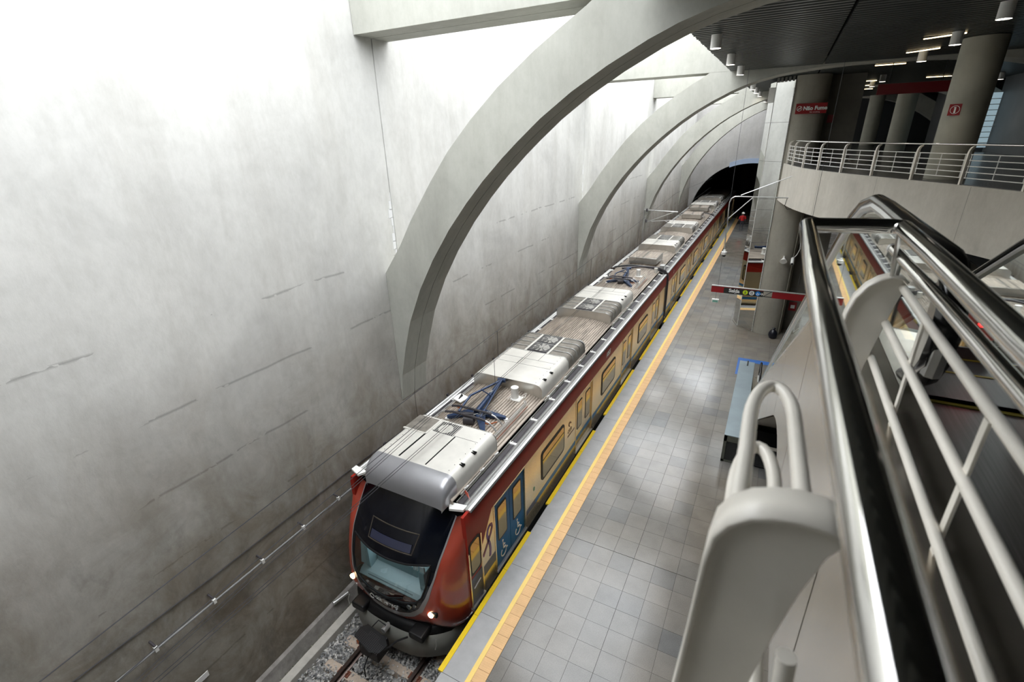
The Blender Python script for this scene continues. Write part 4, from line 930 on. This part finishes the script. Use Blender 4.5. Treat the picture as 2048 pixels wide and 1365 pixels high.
# ceiling lamps
LP = [(-1.53, 11.58), (-1.54, 14.66), (-1.54, 17.54), (-1.6, 24.6), (-1.6, 27.2), (-1.6, 30.2), (-1.6, 37.2), (2.69, 11.48), (2.74, 14.46), (2.74, 17.6), (2.8, 24.6), (2.8, 27.4), (6.6, 14.5), (6.8, 17.5), (6.9, 24.6), (6.9, 27.5), (6.9, 11.5)]
lamp_lab = {0: 'white cylinder downlight at the ceiling edge, nearest of its row', 1: 'white cylinder downlight, second in the row along the ceiling edge', 2: 'white cylinder downlight, third along the ceiling edge before the second arch', 3: 'small white cylinder downlight just past the second arch',
            4: 'small white downlight half hidden behind its neighbour past the second arch', 5: 'small downlight between second and third arch beside the pier', 6: 'tiny downlight beyond the third arch', 7: 'large glowing cylinder downlight over the concourse at the top right corner', 8: 'cylinder downlight with greenish glow above the thick column',
            9: 'downlight above the concourse between the column and second arch', 10: 'pale downlight left of the red banner', 11: 'small downlight behind the red banner', 12: 'violet glowing downlight right of the thick column', 13: 'faint downlight behind the thick column',
            14: 'small glowing downlight below the red banner', 15: 'small downlight deep in the concourse', 16: 'downlight over the right end of the guardrail'}
L0 = None
LP = [(x * 1.105, y * 1.105) for x, y in LP]
def mk_lamp(x, y):
    o = thing('ceiling_downlight', (x, y, 10.60), '', 'lamp', 'cylinder downlights under the slat ceiling')
    MB().tube([(x, y, 10.60), (x, y, 10.86)], .11, 24, caps=False).tube([(x, y, 10.80), (x, y, 10.84)], .105, 24).build('lamp_can', M_WHITE, o, True)
    MB().tube([(x, y, 10.62), (x, y, 10.625)], .10, 24).build('lamp_lens', M_LAMP, o)
    return o
for i, (x, y) in enumerate(LP):
    if i == 0: L0 = mk_lamp(x, y); o = L0
    else:
        o = L0.copy(); COL.objects.link(o); o.location = (x, y, 10.60)
        for c in list(L0.children):
            d = c.copy(); COL.objects.link(d); d.parent = o
    o['label'] = lamp_lab[i]
    ld = bpy.data.lights.new('downlight_bulb', 'SPOT'); ld.energy = 26; ld.spot_size = math.radians(95); ld.spot_blend = .6; ld.color = (1, .90, .76); ld.shadow_soft_size = .1
    lo = bpy.data.objects.new('downlight_bulb', ld); COL.objects.link(lo); lo.location = (x, y, 10.59)
SL = [((2.60, 19.25), (3.25, 18.75), 'warm linear ceiling light nearest the second arch'), ((2.25, 22.5), (3.1, 22.5), 'warm linear ceiling light above the red banner'), ((5.0, 30.0), (5.9, 30.1), 'warm linear ceiling light left of the thick column, far back'),
      ((2.5, 16.5), (3.2, 16.1), 'white linear ceiling light beside the greenish downlight'), ((1.9, 30.0), (3.2, 30.0), 'warm linear ceiling light left of the banner'), ((2.0, 33.2), (3.4, 33.2), 'second warm linear ceiling light left of the banner'), ((2.2, 36.6), (3.8, 36.6), 'white linear ceiling light farthest left of the banner')]
for (x0, y0), (x1, y1), lab in SL:
    if y0 == 18.0: continue
    o = thing('linear_ceiling_light', ((x0 + x1) / 2, (y0 + y1) / 2, 10.84), lab, 'lamp', 'linear lights in the slat ceiling')
    MB().tube([(x0, y0, 10.835), (x1, y1, 10.835)], .016, 8).build('light_tube', M_TUBE, o); MB().tube([(x0 - .05, y0, 10.87), (x1 + .05, y1, 10.87)], .03, 8).build('light_tray', M_BLACK, o)
# exit sign ----------------------------------------------------------
sg = thing('exit_sign', (-.1, 20, 3.05), 'long red and black Saída sign hanging across the platform', 'sign')
MB().box(-1.73, -1.27, 19.97, 20.03, 3.045, 3.30).build('red_end', M_SIGNRED, sg)
MB().box(-1.27, .12, 19.97, 20.03, 3.045, 3.27).build('black_face', M_BLK, sg); MB().box(-1.27, .12, 19.968, 20.032, 3.27, 3.30).build('red_top_strip', M_SIGNRED, sg)
MB().box(.42, 2.2, 19.97, 20.03, 3.045, 3.30).build('red_end', M_SIGNRED, sg)
MB().box(.12, .42, 19.99, 20.01, 3.05, 3.08).box(.12, .42, 19.99, 20.01, 3.27, 3.30).tube([(.14, 20, 3.07), (.40, 20, 3.28)], .014, 5).build('open_truss', M_BLK, sg)
MB().box(-1.73, 2.2, 19.95, 20.05, 3.30, 3.325).build('top_channel', M_GUT, sg)
text('lettering', 'Saída', .19, frame4((-1.09, 19.965, 3.115), (1, 0, 0), (0, 0, 1)), M_WTXT, sg, 0, .001, .006); text('small_lettering', 'Exit', .05, frame4((-.88, 19.965, 3.062), (1, 0, 0), (0, 0, 1)), M_WTXT, sg)
for x, m in ((-.50, M_LIME), (-.275, M_WTXT), (-.06, M_BDISC)): MB().disc((x, 19.958, 3.16), .09, 'y', 28, .008).build('pictogram_disc', m, sg)
def S_(mb, x, pts, r=.008): return mb.tube([(x + a, 19.955, 3.16 + b) for a, b in pts], r, 5)
mb = MB(); S_(mb, -.50, [(0, .035), (-.004, -.01), (-.03, -.06)]); S_(mb, -.50, [(0, -.01), (.03, -.05)]); S_(mb, -.50, [(-.03, 0), (0, .03), (.03, .0)]); mb.disc((-.50, 19.95, 3.218), .013, 'y', 10); mb.build('walking_figure', M_BLK, sg)
mb = MB()
for k in (-.03, .03): S_(mb, -.275, [(k, .045), (k, -.045)]); 
S_(mb, -.275, [(-.03, .045), (.03, .045)]); S_(mb, -.275, [(-.03, -.045), (.03, -.045)]); S_(mb, -.275, [(0, -.02), (0, .02)]); mb.build('lift_figure', M_BLK, sg)
mb = MB(); S_(mb, -.06, [(.035 * math.cos(a) - .005, .035 * math.sin(a) - .02) for a in [k * PI / 6 + 2.2 for k in range(9)]]); S_(mb, -.06, [(-.01, .045), (-.005, 0), (.03, 0), (.045, -.04)]); mb.build('wheelchair_figure', M_WTXT, sg)
mb = MB(); S_(mb, .055, [(-.07 + .02, 0), (.05, 0)], .010); S_(mb, .055, [(.01, .045), (.055, 0), (.01, -.045)], .010); mb.build('arrow', M_WTXT, sg)
for x in (-1.5, 1.2): MB().tube([(x, 20, 3.32), (x, 20, 10.86)], .006, 6).build('hanger_wire', M_WIRE, sg)
eb = thing('emergency_light', (-1.53, 20, 2.68), 'small white emergency light box hanging under the exit sign', 'lamp')
MB().box(-1.66, -1.40, 19.95, 20.06, 2.62, 2.76).build('light_case', M_WHITE, eb, bevel=.01); MB().box(-1.63, -1.43, 19.945, 19.955, 2.64, 2.72).build('case_label', mat('green_label', (.15, .35, .28), .5), eb); MB().tube([(-1.53, 20, 2.76), (-1.53, 20, 3.05)], .006, 6).build('drop_rod', M_WIRE, eb)
# cctv bracket -------------------------------------------------------
cv = thing('cctv_bracket', (.5, 22.3, 6.45), 'grey tubular bracket holding a dome camera off the fascia', 'camera bracket')
MB().tube([(.52, 22.3, 6.44), (-1.35, 22.3, 6.45), (-1.52, 22.3, 6.44), (-1.64, 22.3, 6.36), (-1.69, 22.3, 6.2), (-1.66, 22.3, 5.4), (-1.63, 22.3, 4.25)], .022, 8).build('bent_tube', M_GUT, cv, True)
MB().tube([(.46, 22.3, 7.32), (.50, 22.3, 6.36)], .02, 8).build('wall_post', M_BLACK, cv); MB().tube([(.47, 22.3, 7.28), (-1.3, 22.3, 6.50)], .018, 8).tube([(-1.66, 22.3, 5.55), (-.85, 22.3, 6.42)], .018, 8).build('stay_tube', M_GUT, cv)
MB().tube([(.36, 22.3, 6.42), (.32, 22.28, 6.15), (.42, 22.25, 6.02), (.62, 22.3, 6.05)], .012, 6).build('slack_cable', M_BLACK, cv, True)
MB().box(.44, .62, 22.26, 22.34, 6.4, 6.5).box(.44, .60, 22.26, 22.34, 7.2, 7.3).build('wall_plate', M_BLACK, cv)
MB().lathe((-1.62, 22.3, 4.02), [(0, .24), (.05, .23), (.06, .17), (.11, .15), (.115, .05), (.10, .02)], 18).build('dome_housing', M_WHITE, cv, True); MB().lathe((-1.62, 22.3, 4.04), [(.085, 0), (.075, -.06), (.04, -.09), (0, -.1)], 18).build('smoked_dome', M_BLACK, cv, True)
# ================================================================== ESCALATOR
def hraw(y):
    if y < 3.64: return 8.642
    if y < 16.71: return 8.642 - .5885 * (y - 3.64)
    return .95
def hz(y, w_=.55): return sum(hraw(y - w_ + 2 * w_ * k / 20) for k in range(21)) / 21
def dk(y): return max(.30, hz(y) - max(.36, min(8.15, .75 + (16.4 - y) * .5405)))
es = thing('escalator', (.95, 16, 0), 'long steel escalator with glass sides and black handrails rising beside the platform', 'escalator')
YS = [1.85 + .35 * k for k in range(50)]; YS = [y for y in YS if y < 18.5] + [18.5]
YT = [-1.5, -.5, .5] + YS
for x, sd in ((.475, -1), (1.46, 1)):
    top = [(x, y, hz(y)) for y in YS]
    a0 = [(x, 1.85 - .20 * math.sin(a), hz(1.85) - .20 + .20 * math.cos(a)) for a in [PI - k * PI / 8 for k in range(8)]]
    a1 = [(x, 18.5 + .30 * math.sin(a), hz(18.5) - .30 + .30 * math.cos(a)) for a in [k * PI / 8 for k in range(1, 9)]]
    MB().tube(a0 + top + a1, .036, 12, flat=(1, .7)).build('rubber_handrail', M_RUB, es, True)
    MB().tube([(x, y, z - .038) for _, y, z in a0 + top][3:] + [(x, 18.5, hz(18.5) - .035)], .028, 8, flat=(.9, .9)).build('handrail_profile', M_GUT, es, True)
    up = [(x, y, hz(y) - .07) for y in YS]; lo = [(x, y, hz(y) - dk(y) + .02) for y in YS]
    MB().strip(up, lo).build('glass_panel', M_GLASS, es)
    MB().prism([(1.85, hz(1.85) - .42), (1.85, hz(1.85) - .06)] + [(1.85 - .16 * math.sin(a), hz(1.85) - .22 + .16 * math.cos(a)) for a in [k * PI / 8 for k in range(1, 9)]], 'x', x - .005, x + .005).build('newel_end', M_STEEL, es)
    MB().box(x - .05, x + .05, 18.05, 18.66, .02, .40).build('newel_base', M_WHITE, es, bevel=.01)
    # deck capping between glass and outer cladding
    xo = x + sd * .205
    A = [(x - sd * .04, y, hz(y) - dk(y) + .01) for y in YT]; B = [(xo, y, hz(y) - dk(y) - .01) for y in YT]
    MB().strip(A, B).build('deck_capping', M_CLAD, es, solid=.02)
    MB().tube([(xo - sd * .004, y, hz(y) - dk(y)) for y in YT], .012, 6).build('capping_edge', M_GUT, es)
    # skirt beside the steps
    MB().strip([(x - sd * .05, y, hz(y) - dk(y)) for y in YT], [(x - sd * .05, y, hz(y) - 1.12) for y in YT]).build('skirt_panel', M_STEEL, es, solid=.01)
    # outer cladding, one sheet per bay
    js = [-1.5, -.1, 1.25, 2.62, 4.1, 5.3, 6.3, 7.2, 8.1, 9.0, 9.9, 10.8, 11.7, 12.6, 13.5, 14.4, 15.3, 16.2, 17.3, 18.6]
    for a, b in zip(js[:-1], js[1:]):
        n = 6; yy = [a + .006 + (b - a - .012) * k / n for k in range(n + 1)]
        MB().strip([(xo, y, hz(y) - dk(y) - .02) for y in yy], [(xo, y, max(.02, hz(y) - 1.60)) for y in yy]).build('cladding_sheet', M_CLAD, es, solid=.012)
MB().strip([(.29, y, max(.03, hz(y) - 1.59)) for y in YT], [(1.61, y, max(.03, hz(y) - 1.59)) for y in YT]).build('soffit_sheet', M_CLAD, es, solid=.02)
k = 0; y = 3.05
while y < 17.2:
    zt = min(7.6, max(.03, round((hz(y + .2) - .97) / .228) * .228 + .03)) if False else hz(y + .1) - 1.0
    o = MB().box(.52, 1.38, y, y + .40, zt - .05, zt).box(.52, 1.38, y, y + .02, zt - .05, zt + .22 if y > 3.6 and y < 16.4 else zt).build('step', vary('step_aluminium', (.16, .155, .16), .4, .7, .1, 60, (1, .02, .02)), es)
    MB().box(.52, .55, y, y + .40, zt, zt + .003).box(1.35, 1.38, y, y + .40, zt, zt + .003).box(.52, 1.38, y + .38, y + .40, zt, zt + .003).build('step_yellow_line', vary('dull_yellow', (.35, .27, .03), .5), o)
    y += .40
MB().box(.50, 1.40, -1.4, 3.05, 7.52, 7.62).build('comb_plate', vary('ribbed_floor_plate', (.20, .19, .19), .35, .8, .2, 90, (1, .02, .02)), es); MB().box(.50, 1.40, 17.2, 18.6, .0, .03).build('comb_plate', M_STEEL, es)
MB().box(.55, 1.35, 3.02, 3.05, 7.62, 7.626).build('comb_teeth', vary('dull_yellow', (.35, .27, .03), .5), es)
MB().box(1.16, 1.18, 3.55, 3.6, 7.90, 7.91).box(1.21, 1.23, 3.55, 3.6, 7.90, 7.91).box(1.255, 1.27, 3.55, 3.6, 7.897, 7.913).build('red_indicator', M_LEDRED, es)
# machine enclosure around the foot of the escalator
me_ = thing('escalator_enclosure', (.6, 15.8, 0), 'low blue grey steel casing with dark louvres around the escalator foot', 'enclosure')
MB().box(-.255, .255, 13.14, 18.6, .885, .905).build('top_sheet', M_PLINTH, me_, bevel=.004); MB().box(-.25, -.235, 13.15, 18.6, 0, .885).build('side_sheet', M_PLINTH, me_); MB().box(-.25, .25, 18.58, 18.6, 0, .885).build('end_sheet', M_PLINTH, me_)
MB().box(-.25, -.17, 13.13, 13.17, 0, .885).box(-.25, .26, 13.13, 13.17, .70, .885).box(-.25, .26, 13.13, 13.17, 0, .07).build('louvre_frame', vary('olive_grey_paint', (.10, .105, .085), .5), me_)
MB().box(.26, .30, 13.12, 13.2, 0, .9).box(.26, 1.62, 13.12, 13.2, .74, .82).build('white_frame', M_CREAM, me_); MB().box(.30, 1.62, 13.16, 13.2, .82, 1.25).build('dark_opening', M_DARK, me_)
for k in range(13):
    z = .10 + k * .048
    MB().prism([(13.14, z), (13.17, z + .02), (13.17, z + .03), (13.14, z + .01)], 'x', -.17, .25).build('louvre', M_BLK, me_); MB().prism([(13.14, z), (13.17, z + .02), (13.17, z + .03), (13.14, z + .01)], 'x', .30, 1.6).build('louvre', M_BLK, me_)
MB().box(-.17, 1.6, 13.18, 13.19, .05, .72).build('louvre_backing', M_DARK, me_); MB().box(1.6, 1.64, 13.12, 18.6, 0, .9).build('side_sheet', M_PLINTH, me_)
MB().tube([(.34, 13.3, 1.0), (.62, 13.3, 1.0)], .02, 6).tube([(.48, 13.3, .9), (.48, 13.3, 1.15)], .06, 10).tube([(.6, 13.3, 1.1), (1.1, 13.35, 1.05)], .015, 6).build('machine_parts', M_GUT, me_)
MB().tube([(.02, 18.2, .9), (.02, 18.62, .9), (.02, 18.75, .55)], .03, 8).build('black_newel', M_RUB, me_)
tp_ = thing('floor_tape', (.3, 20.4, 0), 'bright blue tape strips on the platform floor around the escalator foot', 'tape')
MB().box(-.37, -.20, 19.25, 20.95, .001, .004).build('tape_strip', M_BTAPE, tp_); MB().box(-.20, 1.7, 20.60, 20.95, .001, .004).build('tape_strip', M_BTAPE, tp_)
# ================================================================== NEAR GUARDRAIL
ng = thing('landing_guardrail', (.1, .6, 7.6), 'close cream and polished chrome guardrail at the head of the escalator', 'railing')
def bend(c, r, a0, a1, z, n=5): return [(c[0] + r * math.cos(math.radians(a0 + (a1 - a0) * k / n)), c[1] + r * math.sin(math.radians(a0 + (a1 - a0) * k / n)), z) for k in range(n + 1)]
HP = [(.118, -.6, 8.7), (.110, .5, 8.7), (.103, 1.2, 8.7)] + bend((.128, 1.86), .026, 180, 95, 8.7) + [(.22, 1.905, 8.7), (.32, 1.925, 8.7)] + bend((.334, 1.895), .03, 88, 5, 8.7) + [(.362, 1.5, 8.7), (.352, .9, 8.7), (.35, -.6, 8.7)]
MB().tube(HP, .024, 20).build('main_handrail', M_CHROME, ng, True)
MB().tube([(.385, 2.08, 8.6), (.394, 1.4, 8.6), (.394, -.6, 8.6)], .0165, 18).build('lower_handrail', M_CHROME, ng, True)
MB().tube([(.385, 2.075, 8.6), (.384, 2.095, 8.6)], .0175, 16).build('handrail_end_cap', M_GUT, ng, True)
for i, (x, z, r) in enumerate(((.423, 8.49, .0125), (.404, 8.36, .0125), (.393, 8.223, .012), (.383, 8.08, .012))): MB().tube([(x, 2.0, z), (x + .006, -.6, z)], r, 12).build('rail_bar', M_CREAM, ng, True)
for y in (1.62, 1.08, .5): MB().prism([(8.49, y), (8.36, y), (8.22, y), (7.95, y)][0:0] or [(y - .012, 8.0), (y + .012, 8.0), (y + .012, 8.49), (y - .012, 8.49)], 'x', .408, .414).build('baluster', M_CREAM, ng)
MB().prism([(.43, 8.50), (.412, 8.520), (.385, 8.520), (.359, 8.508), (.33, 8.482), (.305, 8.44), (.290, 8.38), (.284, 8.30), (.284, 8.15), (.292, 7.98), (.30, 7.6), (.35, 7.6), (.352, 7.9), (.362, 8.05), (.378, 8.2), (.398, 8.33), (.415, 8.43)], 'y', 1.985, 2.015).build('stanchion', M_CREAM, ng, bevel=.002)
cap = [(.43, 8.512), (.412, 8.526), (.385, 8.526), (.357, 8.514), (.326, 8.487), (.300, 8.443), (.285, 8.38), (.279, 8.30), (.279, 8.15), (.287, 7.98), (.295, 7.6)]
MB().strip([(x, 1.968, z) for x, z in cap], [(x, 2.032, z) for x, z in cap]).build('stanchion_flange', M_CREAM, ng, True, solid=.008)
MB().tube([(.398, 2.0, 8.51), (.398, 2.0, 8.60)], .007, 8).tube([(.385, 1.99, 8.52), (.355, 1.90, 8.69)], .007, 8).build('rail_support', M_STEEL, ng, True)
for (z, xa, xb, ya) in ((8.52, .020, .091, 1.0), (8.40, .014, .080, .955), (8.20, .012, .080, .90)):
    cx = (xa + xb) / 2; rx = (xb - xa) / 2
    pth = [(xa - .001, .575, z), (xa + .001, .75, z)] + [(cx - rx * math.cos(a) , ya - .14 + .14 * math.sin(a), z) for a in [k * PI / 12 for k in range(13)]] + [(xb + .006, .70, z), (xb + .010, .585, z)]
    MB().tube(pth, .0125, 14).build('looped_rail_bar', M_CREAM, ng, True)
ou = [(.14, 8.557), (.115, 8.566), (.086, 8.567), (.06, 8.562), (.035, 8.552), (.012, 8.532), (-.002, 8.505), (-.008, 8.46), (-.010, 8.412), (-.017, 8.25), (-.025, 8.11), (-.035, 7.95), (-.04, 7.6)]
inn = [(.03, 7.6), (.045, 7.95), (.06, 8.11), (.075, 8.25), (.09, 8.36), (.105, 8.45), (.122, 8.52), (.138, 8.548)]
MB().prism(ou + inn, 'y', .553, .573).build('stanchion', M_CREAM, ng, bevel=.001)
MB().strip([(x, .543, z) for x, z in ou], [(x, .607, z) for x, z in ou]).build('stanchion_flange', M_CREAM, ng, True, solid=.006)
MB().tube([(.10, .50, 8.40), (.112, .50, 8.22), (.112, .50, 7.6)], .012, 10).build('rail_support', M_CREAM, ng, True)
le = thing('landing_edge_ledge', (.22, 1, 7.6), 'pale metal ledge with dark slots between near guardrail and escalator', 'ledge')
MB().box(.145, .205, -1.2, .95, 7.66, 7.70).build('ledge_sheet', M_WHITE, le, bevel=.004); MB().box(.222, .262, -1.2, .95, 7.68, 7.72).build('ledge_sheet', M_GUT, le, bevel=.004); MB().box(.15, .262, -1.2, .95, 7.5, 7.655).build('ledge_base', M_TRAY, le)
# ================================================================== WIRES, WALL PIPE
def wire(name, pts, r, lab, cat='cable', group=None, m=M_WIRE): return tag(MB().tube(pts, r, 5).build(name, m), lab, cat, group)
wire('messenger_wire', [(XC, -6, 3.75), (XC, .7, 4.13), (XC, 2.14, 4.2), (XC, 6.54, 4.35), (XC, 9.84, 4.45), (XC, 12.81, 4.53), (XC, 18, 4.72), (XC, 33.5, 5.3), (XC, 51.5, 4.7)], .0075, 'uppermost overhead wire above the train, with hangers below it')
wire('auxiliary_wire', [(XC, -6, 2.95), (XC, .7, 3.42), (XC, 4, 3.60), (XC, 9.7, 3.72), (XC, 18, 3.85), (XC, 33.5, 4.0), (XC, 51.5, 3.9)], .0065, 'second overhead wire from the top, running above the train')
for dx in (-.03, .03):
    wire('contact_wire', [(XC + dx, -6, 3.0), (XC + dx, 2.1, 3.02), (XC + dx, 9.6, 3.05), (XC + dx, 30, 3.15), (XC + dx, 33.5, 3.6), (XC + dx, 51.5, 3.5)], .006, 'lower contact wire over the roof units, the one nearer the ' + ('wall' if dx < 0 else 'platform'), 'cable', 'pair of contact wires')
    wire('feeder_wire', [(XC + dx, -6, 2.95), (XC + dx, 1.15, 3.23), (XC + dx, 4.53, 3.44), (XC + dx, 9.6, 3.72), (XC + dx, 30, 3.8)], .005, 'thin wire of the rising pair, the one nearer the ' + ('wall' if dx < 0 else 'platform'), 'cable', 'pair of feeder wires')
for y, z0, z1 in ((9.84, 3.72, 4.45), (9.62, 3.05, 3.72), (24, 3.12, 4.95), (17, 3.9, 4.7)): wire('dropper', [(XC, y, z0), (XC, y, z1)], .006, {9.84: 'upper short hanger joining two overhead wires', 9.62: 'lower short hanger holding the contact wires', 24: 'hanger above the second car front', 17: 'hanger above the rear of the first car'}[y], 'hanger', 'hangers of the overhead line')
wp_ = thing('wall_conduit', (-7.6, 8, 1.62), 'straight grey conduit on brackets along the left wall', 'conduit')
MB().tube([(-7.60, -6, 1.64), (-7.60, 48, 1.60)], .020, 8).build('conduit_tube', vary('galvanised_conduit', (.20, .20, .20), .6, .3, .15, 5), wp_, True)
for k in range(38):
    y = -1.04 + .96 * k
    MB().tube([(-7.60, y, 1.70), (-7.745, y, 1.72)], .02, 6).build('bracket_arm', M_TRAY, wp_); MB().box(-7.63, -7.57, y - .025, y + .025, 1.60, 1.69).build('bracket_clamp', M_WHITE, wp_)
tag(MB().tube([(-7.73, -6, 2.18), (-7.73, 1, 2.06), (-7.73, 3, 2.0), (-7.73, 6.1, 2.0), (-7.73, 10.2, 1.9), (-7.73, 30, 1.9)], .009, 5).build('wall_cable', M_WIRE), 'thin slack cable along the left wall above the conduit', 'cable')
ct = thing('catenary_cantilever', (-7.7, 33.5, 3.4), 'grey steel cantilever arms on the wall at the third arch', 'bracket')
MB().tube([(-7.7, 33.5, 4.15), (-5.55, 33.5, 4.10)], .035, 8).build('top_tube', M_GUT, ct, True); MB().tube([(-7.6, 33.5, 3.33), (-5.67, 33.5, 4.13)], .03, 8).build('diagonal_tube', M_GUT, ct, True); MB().tube([(-7.2, 33.5, 3.42), (-5.9, 33.5, 3.56)], .022, 8).tube([(-6.3, 33.4, 3.5), (-5.5, 33.2, 3.25)], .015, 6).build('steady_arm', M_GUT, ct, True)
for z in (4.15, 3.45): MB().lathe((-7.55, 33.5, z - .12), [(0, 0), (.08, .02), (.05, .06), (.09, .09), (.05, .13), (.09, .16), (.05, .2), (0, .24)], 12).build('insulator', M_TRAY, ct, True)
MB().box(-7.745, -7.70, 33.4, 33.6, 1.6, 4.3).build('mast_plate', M_GUT, ct)
ws = thing('kilometre_plate', (-7.73, 2.2, .22), 'small white plate with green figures low on the left wall', 'sign')
MB().box(-7.745, -7.735, 1.7, 2.38, .15, .27).build('plate', M_WTXT, ws); text('figures', '5 0', .10, frame4((-7.73, 2.02, .175), (0, 1, 0), (0, 0, 1)), mat('green_vinyl', (.0, .45, .22), .4), ws, .1)
# person on the far platform -----------------------------------------
ps = thing('person', (-2.55, 51.0, 0), 'standing person in red shirt and pale cap far along the platform', 'person')
me = bpy.data.meshes.new('body'); J = [(0, 0, .92), (0, 0, 1.15), (0, 0, 1.40), (0, 0, 1.50), (0, -.01, 1.62), (.09, 0, .88), (.11, 0, .48), (.11, 0, .07), (.12, -.12, .04), (-.09, 0, .88), (-.11, .02, .48), (-.11, .05, .07), (-.12, -.07, .04), (.19, 0, 1.40), (.25, .02, 1.14), (.24, -.10, .92), (-.19, 0, 1.40), (-.26, .02, 1.14), (-.24, -.1, .92)]
Rr = [.13, .14, .15, .06, .10, .09, .065, .045, .04, .09, .065, .045, .04, .06, .045, .04, .06, .045, .04]
Ed = [(0, 1), (1, 2), (2, 3), (3, 4), (0, 5), (5, 6), (6, 7), (7, 8), (0, 9), (9, 10), (10, 11), (11, 12), (2, 13), (13, 14), (14, 15), (2, 16), (16, 17), (17, 18)]
me.from_pydata(J, Ed, []); bo = bpy.data.objects.new('body', me); COL.objects.link(bo); bo.parent = ps; bo.modifiers.new('skin', 'SKIN')
for i, r in enumerate(Rr): me.skin_vertices[0].data[i].radius = (r, r * .8)
me.skin_vertices[0].data[0].use_root = True; bo.modifiers.new('sub', 'SUBSURF').levels = 1; me.materials.append(mat('skin_and_trousers', (.05, .05, .07), .8))
MB().tube([(-2.55, 51, 1.0), (-2.55, 51, 1.2), (-2.55, 51, 1.42), (-2.55, 51, 1.48)], [.19, .185, .19, .09], 14, flat=(1.1, .85)).tube([(-2.74, 51, 1.42), (-2.81, 51.02, 1.15)], .065, 10).tube([(-2.36, 51, 1.42), (-2.29, 51.02, 1.15)], .065, 10).build('red_shirt', mat('red_shirt', (.55, .02, .02), .8), ps, True)
MB().lathe((-2.55, 50.98, 1.62), [(0, -.1), (.07, -.07), (.10, 0), (.09, .07), (0, .11)], 14).build('face', mat('skin_tone', (.35, .18, .11), .6), ps, True); MB().lathe((-2.55, 50.98, 1.66), [(.16, 0), (.11, .02), (.10, .09), (0, .13)], 14).build('cap', M_WHITE, ps, True)
